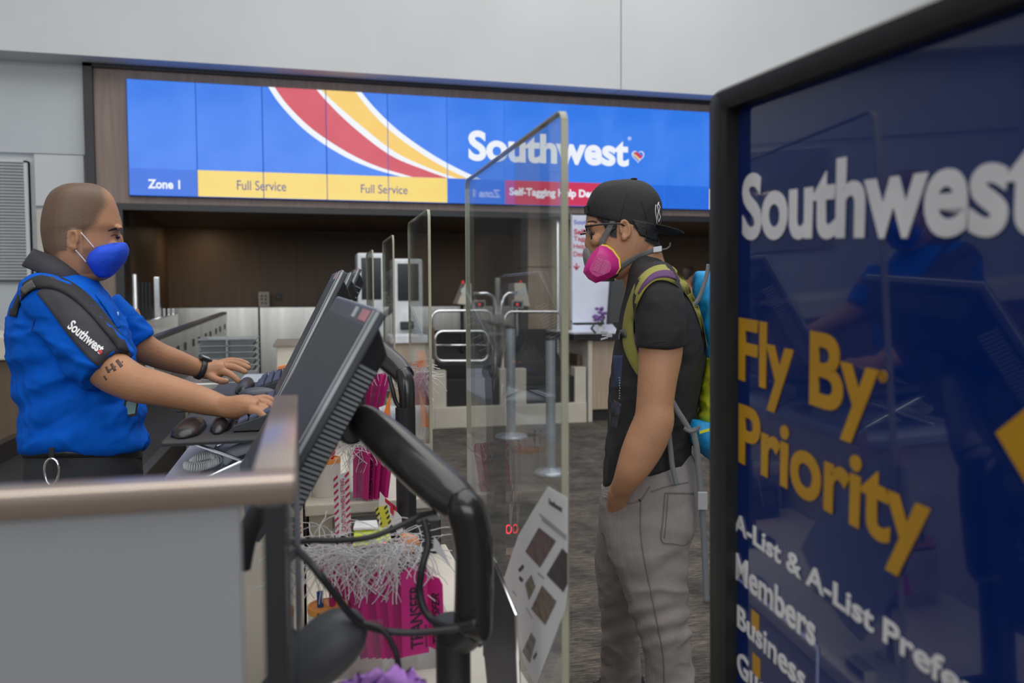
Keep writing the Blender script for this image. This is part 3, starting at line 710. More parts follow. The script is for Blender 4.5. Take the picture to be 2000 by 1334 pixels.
# ivory cabinets: low deck nearest, then stations with a raised shelf
def counter(x0, x1, y0, y1, z, label, name='counter_cabinet'):
    t = thing(name, ((x0+x1)/2, (y0+y1)/2, 0), label, 'counter')
    bm = B(); box(bm, x0+.01, x1-.01, y0+.015, y1-.005, .08, z-.03, .003); obj('body', bm, M_ivory, t)
    bm = B(); box(bm, x0, x1, y0, y1, z-.03, z, .004); obj('top', bm, mat('ivory_shelf', (190, 184, 172), .4, var=.04), t)
    bm = B(); box(bm, x0+.03, x1-.03, y0+.05, y1-.02, 0, .08); obj('plinth', bm, M_black, t)
    return t
counter(.0, .37, .72, 2.18, DZ, 'low ivory counter deck nearest the camera, holding the pink transfer tags')
counter(.0, .37, 2.2, 3.05, SZ, 'raised ivory shelf cabinet holding the cup and clear tag box')
counter(.0, .37, 3.08, 5.2, SZ-.03, 'farthest ivory counter cabinet in the row of stations')
acrylic(1.07, 1.746, DZ+.006, 1.60, 'largest, nearest clear acrylic screen with a yellowish edge', .02)
acrylic(2.287, 2.735, SZ+.006, 1.60, 'second clear acrylic screen from the camera', th=.007)
acrylic(3.206, 3.62, SZ-.02, 1.60, 'third clear acrylic screen from the camera', th=.006)
acrylic(4.15, 4.55, SZ-.02, 1.60, 'farthest, narrowest clear acrylic screen', th=.006)
# weighing console under the raised shelf
t = thing('weight_console', (.2, 2.17, .70), 'black weighing console with red 0.0 digits under the shelf edge', 'display')
bm = B(); box(bm, .07, .345, 2.10, 2.19, DZ+.002, SZ-.035, .004); obj('casing', bm, mat('console_black', (38, 38, 40), .35), t)
bm = B(); box(bm, .12, .26, 2.097, 2.10, .706, .756); obj('window', bm, mat('console_window', (18, 18, 20), .15), t)
lettering('digits', '0.0', (.155, 2.0965, .718), (1, 0, 0), (0, 0, 1), .05, .026, screen_mat('led_bright', (255, 30, 50), None, 7.0), t, .01, .001)
bm = B()
for k in range(5): box(bm, .085, .108, 2.098, 2.1, .755-k*.008, .758-k*.008)
obj('vent', bm, mat('grey_print', (120, 120, 120), .5), t)
# employee side: work desk with keyboard trays
t = thing('work_desk', (-.18, 2.5, 0), 'ivory-sided work desk under the keyboard trays', 'desk')
bm = B(); box(bm, -.28, -.005, 1.76, 4.6, .08, .93, .004); obj('body', bm, M_ivory, t)
bm = B(); box(bm, -.30, -.003, 1.74, 4.6, .93, .955, .005); obj('desktop', bm, mat('pale_blue_grey_top', (160, 164, 176), .4, var=.05), t)
M_cv = mat('chrome_wire', (190, 192, 195), .15, 1)
def tray(x0, x1, y0, y1, z, label):
    t = thing('keyboard_tray', ((x0+x1)/2, (y0+y1)/2, .955), label, 'tray')
    bm = B(); box(bm, x0, x1, y0, y1, z-.012, z, .005); obj('platform', bm, M_dark, t)
    for yy in (y0+.03, y1-.04):
        for a, b in ((x0+.06, x1-.03), (x1-.03, x0+.06)):
            bm = B(); cyl(bm, (a, yy, z-.012), (b, yy+.012, .957), .0042, seg=8); obj('scissor_leg', bm, M_cv, t)
    bm = B(); cyl(bm, (x0+.06, y0+.03, .959), (x0+.06, y1-.04, .959), .0035, seg=8); cyl(bm, (x1-.03, y0+.03, .959), (x1-.03, y1-.04, .959), .0035, seg=8); obj('base_wire', bm, M_cv, t)
    return t
TZ = 1.055
tray(-.285, .0, 1.80, 2.32, TZ, 'black keyboard tray on chrome scissor legs under the near hand')
tray(-.285, .0, 2.62, 3.06, TZ, 'black keyboard tray on chrome scissor legs beyond the far hand')
MK = mat('blue_black_keys', (62, 66, 88), .45, k=1.6)
def keyboard(x0, x1, y0, y1, z, label):
    t = thing('keyboard', ((x0+x1)/2, (y0+y1)/2, z), label, 'keyboard')
    tilt = .045
    def Z(x): return z+.012+(x-x0)/(x1-x0)*tilt
    bm = B(); hexa(bm, [(x0, y0, z), (x1, y0, z), (x1, y1, z), (x0, y1, z)], [(x0, y0, Z(x0)), (x1, y0, Z(x1)), (x1, y1, Z(x1)), (x0, y1, Z(x0))], .002); obj('case', bm, M_dark, t)
    nr, nc = 5, 15; k0 = None; dx = (x1-x0-.02)/nr; dy = (y1-y0-.016)/nc
    for r in range(nr):
        for c in range(nc):
            xa = x0+.01+r*dx; ya = y0+.008+c*dy; zz = Z(xa+dx/2)
            if k0 is None:
                bm = B(); rings(bm, [[Vector((xa+f, ya+f, zz-.001+h)), Vector((xa+dx-.002-f, ya+f, zz-.001+h+tilt/nr)), Vector((xa+dx-.002-f, ya+dy-.002-f, zz-.001+h+tilt/nr)), Vector((xa+f, ya+dy-.002-f, zz-.001+h))] for f, h in ((0, -.003), (0, .002), (.0025, .008))])
                k0 = obj('key', bm, MK, t); kr = (xa, ya, zz)
            else:
                q = k0.copy(); COL.objects.link(q); q.location += Vector((xa-kr[0], ya-kr[1], zz-kr[2]))
    return t
keyboard(-.15, -.01, 1.88, 2.28, TZ+.002, 'dark keyboard with blue-grey keys under the near hand')
keyboard(-.15, -.01, 2.66, 3.03, TZ+.002, 'second keyboard with blue-grey keys beside an orange clip')
def palm(x0, x1, y0, y1, z, label, h=.026):
    bm = B(); R = []
    for i in range(9):
        y = y0+(y1-y0)*i/8; f = math.sqrt(max(.06, 1-((i-4)/4)**4)); xc = (x0+x1)/2; hw = (x1-x0)/2*f
        R.append([Vector((xc+hw*math.cos(a), y, z+max(0, h*f*math.sin(a)))) for a in [2*PI*k/16 for k in range(16)]])
    rings(bm, R); return tag(obj('palm_rest', bm, mat('black_gel_rest', (30, 30, 33), .28, var=.1), smooth=True), label, 'palm rest')
palm(-.278, -.215, 1.82, 2.06, TZ+.001, 'glossy black palm rest at the near corner of the near tray', .022)
palm(-.205, -.158, 1.86, 2.28, TZ+.001, 'long black palm rest in front of the near keyboard', .022)
palm(-.21, -.158, 2.64, 3.03, TZ+.001, 'slate palm rest in front of the second keyboard', .03)
bm = B(); c = atD(560, 722, 2.85); slab(bm, [c+Vector((-.03, 0, .0)), c+Vector((.03, .01, .01)), c+Vector((.035, .03, .01)), c+Vector((-.03, .04, 0))], (0, 0, .012), .002); tag(obj('paper_clip', bm, mat('orange_plastic', (222, 130, 80), .5)), 'orange clip lying on the second keyboard', 'clip')
# mouse and mat between the trays
t = thing('mouse_mat', (-.18, 2.45, .955), 'dark mat under the far hand', 'mat')
bm = B(); box(bm, -.33, -.06, 2.34, 2.6, TZ-.01, TZ-.002, .003); obj('surface', bm, mat('slate_mat', (52, 54, 60), .5), t)
bm = B(); box(bm, -.22, -.18, 2.44, 2.48, .957, TZ-.01, .003); obj('support', bm, M_black, t)
bm = B(); c = Vector((-.13, 2.55, TZ+.012)); ell(bm, c, .055, .03, .02); tag(obj('computer_mouse', bm, mat('slate_mouse', (64, 66, 76), .4), smooth=True), 'slate computer mouse at the far fingertips', 'mouse')
# phone with its coiled cord
t = thing('desk_phone', atD(450, 905, 1.82), 'pale grey desk phone standing behind the chrome scissor legs', 'phone')
c = Vector((-.12, 1.99, .957)); Mp = mat('phone_grey', (150, 156, 162), .45)
bm = B(); hexa(bm, [c+Vector((-.07, -.09, 0)), c+Vector((.09, -.09, 0)), c+Vector((.09, .09, 0)), c+Vector((-.07, .09, 0))], [c+Vector((-.06, -.08, .015)), c+Vector((.09, -.08, .06)), c+Vector((.09, .08, .06)), c+Vector((-.06, .08, .015))], .005); obj('body', bm, Mp, t)
bm = B(); tube(bm, spline([c+Vector((-.055, -.075, .03)), c+Vector((-.03, -.078, .05)), c+Vector((.02, -.08, .065)), c+Vector((.07, -.078, .075)), c+Vector((.09, -.075, .06))], 5), .014, 10); obj('handset', bm, Mp, t, True)
bm = B(); pts = []
base = spline([atD(372, 905, 1.78), atD(388, 893, 1.78), atD(412, 889, 1.80), atD(424, 899, 1.80), atD(405, 908, 1.79), atD(380, 912, 1.77), atD(362, 908, 1.77)], 60)
for i in range(len(base)):
    p = base[i]; q = base[min(i+1, len(base)-1)]; tt = (q-p).normalized() if (q-p).length > 1e-9 else Vector((1, 0, 0)); s_ = tt.cross(Vector((0, 0, 1))).normalized(); a = i*2*PI/9
    pts.append(p+s_*.009*math.cos(a)+Vector((0, 0, 1))*.009*math.sin(a))
tube(bm, pts, .0017, 5); obj('coiled_cord', bm, mat('cord_grey', (178, 180, 178), .5), t, True)
# ------------------------------------------------------------------ monitors
MBz = mat('monitor_bezel', (66, 68, 72), .35, var=.08, k=1.4); MSc = mat('matte_screen_off', (58, 60, 64), .42, var=.06, k=1.3)
MEd = mat('bezel_edge', (170, 174, 178), .3, .3, k=1.4); MBk = mat('monitor_back', (38, 39, 41), .45, k=1.2); MRb = mat('vent_rib', (140, 144, 148), .35, k=1.3)
def monitor(NT, FT, down, label, vents=32):
    yv = (FT-NT); W_ = yv.length; y = yv.normalized(); dn = down; Hh = dn.length; d = dn.normalized()
    n = d.cross(y).normalized()
    if n.x > 0: n = -n                      # n points to the screen side
    t = thing('monitor', NT+yv/2+dn, label, 'monitor')
    def P(a, b, c): return NT + y*a + d*b + n*c
    def bxp(bm, a0, a1, b0, b1, c0, c1, bev=0): return hexa(bm, [P(a0,b0,c0), P(a1,b0,c0), P(a1,b1,c0), P(a0,b1,c0)], [P(a0,b0,c1), P(a1,b0,c1), P(a1,b1,c1), P(a0,b1,c1)], bev)
    bm = B(); bxp(bm, 0, W_, 0, Hh, -.022, -.002, .004); obj('bezel', bm, MBz, t)
    bm = B(); bxp(bm, -.0012, .003, .003, Hh-.003, -.010, -.005); bxp(bm, 0, W_, -.0012, .002, -.010, -.005); bxp(bm, .0, .004, .003, Hh-.003, -.0025, -.0012); obj('edge_trim', bm, MEd, t)
    bm = B(); bxp(bm, .018, W_-.018, .03, Hh-.03, -.003, -.0015); obj('screen', bm, MSc, t)
    bm = B(); bxp(bm, W_*.30, W_*.36, .006, .024, -.002, -.0008); obj('sticker', bm, mat('sticker_pale', (150, 158, 160), .5), t)
    bm = B(); bxp(bm, W_*.05, W_*.2, .006, .024, -.002, -.0008); obj('sticker', bm, mat('sticker_red', (160, 110, 115), .5), t)
    a0, a1, b0, b1 = .03, W_-.03, .05, Hh-.03
    bm = B(); hexa(bm, [P(.01,.02,-.022), P(W_-.01,.02,-.022), P(W_-.01,Hh-.01,-.022), P(.01,Hh-.01,-.022)], [P(a0,b0,-.058), P(a1,b0,-.058), P(a1,b1,-.058), P(a0,b1,-.058)], .006); obj('back_shell', bm, MBk, t)
    r0_ = None
    for k in range(vents):
        f = k/(vents-1); b = b0+.03+(b1-b0-.05)*f
        if r0_ is None:
            bm = B(); slab(bm, [P(.0105,b,-.0235), P(.0115,b+.004,-.0235), P(a0-.003,b+.004,-.054), P(a0-.003,b,-.054)], -y*.0035); r0_ = obj('vent_rib', bm, MRb, t); bb = b
        else:
            q = r0_.copy(); COL.objects.link(q); q.location += d*(b-bb)
    bm = B(); bxp(bm, W_/2-.05, W_/2+.05, Hh/2-.05, Hh/2+.05, -.07, -.057, .004); obj('mount_plate', bm, M_black, t)
    return t, P(W_/2, Hh/2, -.07), n
NT1 = atD(731, 601, 1.17); FT1 = atD(655, 577, 1.56)
mon1, C1, n1 = monitor(NT1, FT1, atD(478, 1050, 1.12)-NT1, 'nearest tilted dark monitor with ribbed vents and stickers on top')
NT2 = atD(664, 526, 1.98); FT2 = NT2+Vector((-.005, .40, .004))
mon2, C2, n2 = monitor(NT2, FT2, Vector((-.165, 0, -.325)), 'second tilted monitor in front of the agent, seen edge-on', 30)
NT3 = atD(681, 531, 2.75); mon3, C3, n3 = monitor(NT3, NT3+Vector((-.01, .38, 0)), Vector((-.15, 0, -.32)), 'third tilted monitor, its top peeking behind the second', 10)
NT4 = atD(698, 523, 3.85); mon4, C4, n4 = monitor(NT4, NT4+Vector((-.01, .38, 0)), Vector((-.14, 0, -.32)), 'farthest tilted monitor of the row', 10)
for mm, cc in ((mon3, C3), (mon4, C4)):
    bm = B(); tube(bm, [cc, cc+Vector((.06, 0, -.05)), Vector((cc.x+.06, cc.y, SZ-.028))], .018, 12); obj('stand', bm, M_black, mm, True)
MA = mat('glossy_black_arm', (40, 38, 37), .22, var=.12, k=1.2, coat=.3)
def arm(knuck, upper, lower, base, label, C):
    t = thing('articulated_mount', base[-1], label, 'monitor arm')
    bm = B(); loft(bm, upper, 20, 4, 2.6); obj('upper_tube', bm, MA, t, True)
    bm = B(); loft(bm, lower, 20, 4, 2.2); obj('lower_tube', bm, MA, t, True)
    bm = B(); k = Vector(knuck); tube(bm, [C+(k-C)*.0, k], .018, 12); ax = Vector((.25, -.97, 0)); cyl(bm, k-ax*.03, k+ax*.03, .022); obj('knuckle', bm, MBk, t, auto=40)
    bm = B(); cyl(bm, k+ax*.0305, k+ax*.033, .017); obj('knuckle_cap', bm, MBz, t, auto=40)
    bm = B(); tube(bm, base, .024, 16); obj('column', bm, M_black, t, auto=40)
    bm = B(); p = base[-1]; box(bm, p.x-.05, p.x+.05, p.y-.06, p.y+.06, p.z, p.z+.014, .004); obj('clamp_foot', bm, M_black, t)
    return t
kb = atD(676, 836, 1.29); bt = atD(885, 1235, 1.11)
a1 = arm(kb, [(700, 822, 1.28, 26, .024), (716, 826, 1.27, 34, .028), (760, 862, 1.23, 41, .030), (830, 925, 1.17, 44, .031), (880, 968, 1.13, 43, .031), (906, 990, 1.11, 36, .028)],
    [(898, 965, 1.105, 22, .02), (908, 990, 1.10, 38, .03), (920, 1030, 1.10, 40, .03), (926, 1080, 1.10, 38, .029), (926, 1150, 1.10, 38, .029), (924, 1222, 1.10, 38, .029), (922, 1232, 1.10, 36, .027)],
    [bt+Vector((0, 0, .02)), Vector((bt.x, bt.y, DZ+.001))], 'big glossy black monitor arm with a bent elbow in the foreground', C1)
bm = B(); loft(bm, [(922, 1222, 1.10, 36, .026), (905, 1240, 1.105, 36, .026), (885, 1250, 1.11, 34, .025), (878, 1262, 1.11, 30, .022)], 16, 3); obj('bracket', bm, M_black, a1, True)
bt2 = atD(800, 812, 1.95)
a2 = arm(atD(690, 655, 2.08), [(695, 650, 2.08, 16, .02), (712, 664, 2.05, 21, .026), (745, 692, 2.02, 23, .027), (775, 718, 1.99, 23, .027), (790, 735, 1.97, 20, .025)],
    [(784, 722, 1.96, 12, .016), (792, 745, 1.955, 17, .022), (795, 775, 1.95, 16, .021), (795, 806, 1.95, 15, .02), (793, 812, 1.95, 10, .012)],
    [bt2+Vector((-.01, 0, .02)), Vector((bt2.x-.01, bt2.y, DZ+.001))], 'smaller black monitor arm behind the nearest monitor', C2)
# cables
MC = mat('black_cable', (30, 30, 32), .45)
def cable(pts, r, label, n=8):
    bm = B(); tube(bm, spline([atD(*p) for p in pts], n), r, 8); return tag(obj('cable', bm, MC, smooth=True), label, 'cable')
cable([(560, 1062, 1.12), (610, 1056, 1.12), (660, 1056, 1.12), (720, 1050, 1.12), (775, 1030, 1.13), (815, 1010, 1.14), (850, 1000, 1.13)], .0042, 'black cable looping from the monitor across to the arm elbow')
cable([(828, 1015, 1.12), (836, 1060, 1.11), (824, 1110, 1.10), (820, 1160, 1.10), (838, 1205, 1.09), (880, 1226, 1.06), (930, 1218, 1.04)], .0055, 'thick black cable hanging beside the arm column')
cable([(540, 1030, 1.14), (575, 1068, 1.08), (610, 1105, 1.0), (650, 1155, 1.0), (690, 1205, 1.02), (730, 1228, 1.04), (800, 1236, 1.05), (880, 1230, 1.05), (925, 1222, 1.05)], .0048, 'black cable sagging in front of the arm column')
cable([(700, 1215, 1.03), (745, 1228, 1.03), (768, 1262, 1.03), (778, 1300, 1.03), (780, 1350, 1.04)], .004, 'black cable dropping towards the purple petals')
cable([(760, 735, 1.96), (768, 765, 1.95), (776, 790, 1.95), (800, 812, 1.94)], .005, 'black cable beside the smaller monitor arm')
cable([(512, 985, .98), (485, 1040, .98), (470, 1110, .98)], .012, 'thick dark cable sleeve behind the foreground panel')
# scanner-like dark dome and clear sign holder
t = thing('barcode_scanner', atD(660, 1334, 1.05), 'dark grey hand scanner lying in front of the pink tags', 'scanner')
bm = B(); loft(bm, [(520, 1350, 1.02, 20, .02), (590, 1310, 1.03, 52, .035), (640, 1262, 1.04, 60, .04), (680, 1228, 1.05, 50, .035), (705, 1208, 1.06, 22, .015)], 20, 4, 2.4); obj('head', bm, mat('scanner_grey', (56, 57, 60), .5), t, True)
bm = B(); tube(bm, [atD(600, 1300, 1.05), Vector((.0, 1.04, .8)), Vector((.03, 1.04, DZ))], .02, 12); obj('stand', bm, M_black, t, True)
t = thing('sign_holder', atD(985, 1330, 1.3), 'dark slanted sign holder with a silver border beside the arm column', 'sign holder')
P = [atD(946, 1058, 1.28), atD(968, 1100, 1.27), atD(1008, 1200, 1.24), atD(1016, 1400, 1.24), atD(958, 1400, 1.30), atD(946, 1280, 1.30)]
bm = B(); slab(bm, P, (.0, .004, 0)); obj('panel', bm, mat('holder_dark', (70, 68, 72), .25, k=1.2), t)
bm = B(); tube(bm, [P[5], P[0], P[1], P[2], P[3]], .003, 8); obj('border', bm, M_chrome, t)
bm = B(); tube(bm, [P[4]+Vector((0, .01, 0)), Vector((P[4].x, P[4].y+.03, DZ+.003))], .006, 8); obj('foot', bm, M_chrome, t)
# ------------------------------------------------------------------ flyer taped on the near acrylic screen
PXX = PX-.0055
t = thing('taped_flyer', onX(1046, 1333, PXX), 'white flyer with small photos taped slantwise to the nearest clear screen', 'flyer')
Mpap = mat('flyer_paper', (196, 196, 198), .7, var=.02)
pl = [(1071, 951), (1040, 1000), (1013, 1046), (998, 1090), (984, 1133), (996, 1190), (1012, 1250), (1028, 1300), (1046, 1340), (1066, 1290), (1088, 1232), (1104, 1190), (1108, 1150), (1108, 972), (1090, 962)]
bm = B(); slab(bm, [onX(*p, PXX) for p in pl], (-.0008, 0, 0)); obj('sheet', bm, Mpap, t)
def pic(q, name, m, off=.0012):
    bm = B(); slab(bm, [onX(*p, PXX-off) for p in q], (-.0004, 0, 0)); return obj(name, bm, m, t)
def zq(*q): return [(880+x/2.407, 780+y/2.407) for x, y in q]
pic(zq((415, 603), (495, 665), (420, 790), (352, 715)), 'photo', mat('photo_mauve', (106, 88, 86), .6, c2=(72, 60, 62), vscale=60))
pic(zq((525, 700), (549, 725), (549, 870), (530, 905), (452, 825)), 'photo', mat('photo_umber', (74, 64, 66), .6, c2=(46, 40, 46), vscale=60))
pic(zq((430, 875), (497, 950), (445, 1060), (380, 985)), 'photo', mat('photo_sand', (120, 104, 88), .6, c2=(70, 62, 58), vscale=80))
pic(zq((380, 825), (398, 880), (368, 942), (350, 868)), 'photo', mat('photo_moss', (80, 78, 62), .6, c2=(120, 118, 104), vscale=70))
pic(zq((380, 1095), (400, 1130), (372, 1240), (338, 1185)), 'photo', mat('photo_slate', (78, 78, 76), .6, c2=(130, 128, 124), vscale=60))
Mk2 = mat('print_black', (52, 52, 58), .6)
pic(zq((340, 775), (346, 790), (326, 812), (318, 800)), 'photo', Mk2); pic(zq((325, 830), (344, 848), (334, 860), (322, 845)), 'photo', Mk2); pic(zq((404, 1186), (406, 1200), (392, 1226), (388, 1210)), 'photo', Mk2)
def onflyer(s, p0, p1, hpx, m, bold=.02):
    A0 = onX(*p0, PXX-.0014); A1 = onX(*p1, PXX-.0014); xd = A1-A0; yd = Vector((-1, 0, 0)).cross(xd.normalized()); yd = -yd if yd.z < 0 else yd
    lettering('lettering', s, A0, xd, yd, xd.length, hpx*A0.length/F, m, t, bold, .0004)
z_ = lambda x, y: (880+x/2.407, 780+y/2.407)
onflyer('Southwest', z_(462, 492), z_(524, 532), 9, Mk2, .02)
for k, (a, b) in enumerate((((418, 536), (545, 640)), ((430, 560), (545, 652)), ((410, 812), (440, 838)), ((355, 975), (384, 1026)), ((292, 895), (308, 920)))):
    A0, A1 = onX(*z_(*a), PXX-.0014), onX(*z_(*b), PXX-.0014); bm = B(); slab(bm, [A0, A1, A1+Vector((0, 0, -.0025)), A0+Vector((0, 0, -.0025))], (-.0004, 0, 0)); obj('text_line', bm, mat('grey_ink', (130, 130, 134), .6), t)

# ------------------------------------------------------------------ cups, tags, strings
ORD = ['first', 'second', 'third', 'fourth', 'fifth', 'sixth', 'seventh', 'eighth', 'ninth', 'tenth']
MCup = mat('cup_white', (200, 198, 192), .4, var=.03); MOr = mat('orange_band', (206, 136, 66), .5)
MPk = mat('pink_tag', (192, 34, 122), .5, var=.06, k=1.35); MPk2 = mat('deep_pink_tag', (160, 30, 104), .5, k=1.3)
MTx = mat('tag_black_ink', (40, 30, 40), .6); MStr = mat('white_elastic', (190, 188, 190), .7); MClr = glass_mat('clear_box', (.95, .95, .96), 1.35, .04)
def cup(c, r, h, label):
    t = thing('pen_cup', c, label, 'cup')
    bm = B(); lathe(bm, c, [(r*.96, 0), (r, .006), (r, h-.002), (r*.9, h-.002), (r*.88, .01)], 32); obj('cup_body', bm, MCup, t, auto=40)
    bm = B(); lathe(bm, c, [(r*1.012, h-.012), (r*1.012, h), (r*.9, h), (r*.9, h-.003)], 32); obj('rim_band', bm, MOr, t, auto=40)
    return t
c = onZ(637, 966, SZ); cup(c, .0405, .103, 'white cup with an orange rim on the raised shelf')
def pen(a, b, r, m, name, label, cat='pen'):
    bm = B(); cyl(bm, a, b, r, seg=10); tag(obj(name, bm, m, auto=40), label, cat)
pen(c+Vector((.0, 0, .02)), c+Vector((.028, -.01, .145)), .0045, mat('red_pen', (180, 40, 45), .4), 'pen', 'red pen leaning in the orange-rimmed cup')
pen(c+Vector((-.01, 0, .02)), c+Vector((-.035, .02, .15)), .004, M_black, 'pen', 'black pen leaning left in the orange-rimmed cup')
bm = B(); obox(bm, c+Vector((-.012, .0, .09)), Vector((.018, .004, 0)), Vector((.01, 0, .045)), Vector((0, .001, 0))); tag(obj('card', bm, Mpap), 'white card standing in the orange-rimmed cup', 'card')
bm = B(); obox(bm, c+Vector((-.018, .01, .095)), Vector((.012, .004, 0)), Vector((-.004, 0, .05)), Vector((0, .003, 0))); tag(obj('eraser', bm, mat('dark_block', (60, 50, 50), .6)), 'dark stub behind the white card in the cup', 'eraser')
c2_ = onZ(642, 1290, DZ); cup(c2_, .036, .105, 'low white cup with an orange rim beside the dark scanner')
lettering('lettering', 'Southwest', (c2_+Vector((-.02, -.0375, .095))), (1, .0, 0), (0, 0, 1), .045, .009, MTx, None, .02, .0006)
lo = bpy.data.objects['lettering'] if False else None
# attach the loose lettering to its cup
for o in list(bpy.data.objects):
    if o.name.startswith('lettering') and o.parent is None:
        par = [q for q in bpy.data.objects if q.get('label') == 'low white cup with an orange rim beside the dark scanner'][0]
        o.parent = par; o.matrix_parent_inverse = Matrix.Translation(-wloc(par))
def transfer_tag(c, u, v, wd, hg, m, label, group, text=True, th=.0012):
    """c = bottom-left corner, u = width direction, v = height direction"""
    u = Vector(u).normalized(); v = Vector(v).normalized(); n = u.cross(v).normalized(); t = thing('baggage_tag', c, label, 'tag', group)
    bm = B(); q = [c, c+u*wd, c+u*wd+v*(hg*.93), c+u*(wd*.8)+v*hg, c+u*(wd*.2)+v*hg, c+v*(hg*.93)]
    slab(bm, q, -n*th); obj('card', bm, m, t)
    if text:
        lettering('lettering', 'TRANSFER', c+u*(wd*.80)+v*(hg*.07)+n*.0002, v, -u, hg*.72, wd*.48, MTx, t, .02, .0006)
        lettering('lettering', 'BAGGAGE', c+u*(wd*.95)+v*(hg*.07)+n*.0002, v, -u, hg*.25, wd*.09, MTx, t, .01, .0006)
    bm = B(); p = c+u*(wd*.5)+v*(hg*.96)+n*.002; q2 = p+v*.02+Vector((random.uniform(-.02, .02), 0, .012)); tube(bm, spline([p, q2, q2+Vector((random.uniform(-.02, .02), -.01, -.03)), p+Vector((random.uniform(-.02, .02), -.008, -.04))], 5), .0011, 5); obj('string', bm, MStr, t, True)
    return t
def nest(c, rx, ry, rz, n, label, drop=.0, r=.0007):
    bm = B()
    for k in range(n):
        p = Vector((random.gauss(0, rx), random.gauss(0, ry), abs(random.gauss(0, rz)))); pts = [p]
        d = Vector((random.uniform(-1, 1), random.uniform(-1, 1), random.uniform(-.3, .9))).normalized(); sp_ = Vector((random.uniform(-1, 1), random.uniform(-.6, .6), random.uniform(-1.2, .2)))
        for j in range(9):
            d = (d+sp_*.55+Vector((random.uniform(-1, 1), random.uniform(-1, 1), random.uniform(-1, .8)-drop))*.35).normalized(); pts.append(pts[-1]+d*.011)
        tube(bm, spline([c+q for q in pts], 3), r, 4, cap=False)
    return tag(obj('tag_strings', bm, MStr, smooth=True), label, 'string', kind='stuff')
def acrylic_bin(c, wx, wy, h, label):
    t = thing('tag_bin', c, label, 'box'); e = .0025
    for x0, x1, y0, y1 in ((-wx, wx, -wy, -wy+e), (-wx, wx, wy-e, wy), (-wx, -wx+e, -wy, wy), (wx-e, wx, -wy, wy)):
        bm = B(); box(bm, c.x+x0, c.x+x1, c.y+y0, c.y+y1, c.z, c.z+h); obj('side', bm, MClr, t)
    bm = B(); box(bm, c.x-wx, c.x+wx, c.y-wy, c.y+wy, c.z, c.z+e); obj('bottom', bm, MClr, t)
    return t
# bin A on the raised shelf
cA = onZ(714, 968, SZ+.002); acrylic_bin(cA, .045, .05, .12, 'clear box of pink tags on the raised shelf beside the cup')
for k in range(7):
    x = cA.x-.036+k*.0095; transfer_tag(Vector((x, cA.y-.042+random.uniform(0, .01), SZ+.006)), (.35, -.94+k*.12, 0) if k > 1 else (.95, .1, 0), (.02+k*.02, .05, 1), .04, .135, (MPk, MPk2)[k % 2], 'pink tag in the clear box on the raised shelf, '+ORD[k]+' from the left', 'pink tags in the shelf box', text=(k in (1, 3)))
nest(cA+Vector((-.005, 0, .135)), .028, .022, .018, 90, 'tangle of white strings on the pink tags of the raised shelf')
# far pink tags (third station)
cC = onZ(716, 806, SZ-.03+.002); cC = Vector((cC.x, 3.35, SZ-.028)) if cC.y > 4 or cC.y < 3.1 else cC
cC = atD(713, 800, 3.15); 
t = thing('tag_riser', (cC.x, cC.y, SZ-.03), 'small ivory riser under the far box of pink tags', 'riser'); bm = B(); box(bm, cC.x-.12, cC.x+.14, cC.y-.1, cC.y+.14, SZ-.029, cC.z-.003, .003); obj('block', bm, M_ivory, t)
acrylic_bin(cC, .055, .06, .10, 'clear box of pink tags behind the nearest monitor')
for k in range(8):
    x = cC.x-.048+k*.012; transfer_tag(Vector((x, cC.y-.05, cC.z+.004)), (.5, -.6, 0) if k % 2 else (.9, .2, 0), (.05+.04*(k-2), .1, 1), .035, .14, (MPk, MPk2)[k % 2], 'pink tag in the far clear box behind the nearest monitor, '+ORD[k]+' from the left', 'pink tags in the far box', text=False)
nest(cC+Vector((.0, 0, .13)), .035, .03, .03, 110, 'tangle of pale strings on the far pink tags')
nest(atD(822, 745, 3.2), .014, .02, .03, 60, 'tangle of pale strings glimpsed through the second clear screen', r=.0015)
# envelopes and orange flag behind
for k in range(7):
    a = atD(752+k*7, 838, 2.9); bm = B(); obox(bm, Vector((a.x, a.y, a.z+.02)), Vector((.010, .02, 0)), Vector((-.012, 0, .06)), Vector((.0006, 0, 0))); tag(obj('envelope', bm, mat('envelope_white', (196, 200, 208), .6)), 'white envelope behind the smaller monitor mount, '+ORD[k]+' from the left', 'envelope', 'white envelopes behind the smaller arm')
a = atD(744, 838, 2.85); bm = B(); slab(bm, [a, a+Vector((.03, 0, 0)), a+Vector((.035, 0, .13)), a+Vector((.012, 0, .06))], (0, .002, 0)); tag(obj('orange_flag', bm, mat('orange_card', (226, 112, 40), .5)), 'orange pointed card beside the white envelopes', 'card')
a = atD(722, 720, 3.2); bm = B(); slab(bm, [a+Vector((-.02, 0, -.01)), a+Vector((.02, 0, -.02)), a+Vector((.03, 0, .02)), a+Vector((-.03, 0, .03))], (0, .002, 0)); tag(obj('orange_flag', bm, mat('orange_card', (226, 112, 40), .5)), 'small orange card above the far pink tags', 'card')
a = atD(830, 700, 3.1); bm = B(); slab(bm, [a+Vector((-.03, 0, -.04)), a+Vector((.01, 0, -.03)), a+Vector((.0, 0, .03)), a+Vector((-.03, 0, .03))], (0, .002, 0)); tag(obj('orange_flag', bm, mat('orange_card', (226, 112, 40), .5)), 'orange card glimpsed through the second clear screen', 'card')
# striped poster card beside the arm (white/black)
a = atD(770, 735, 3.0)
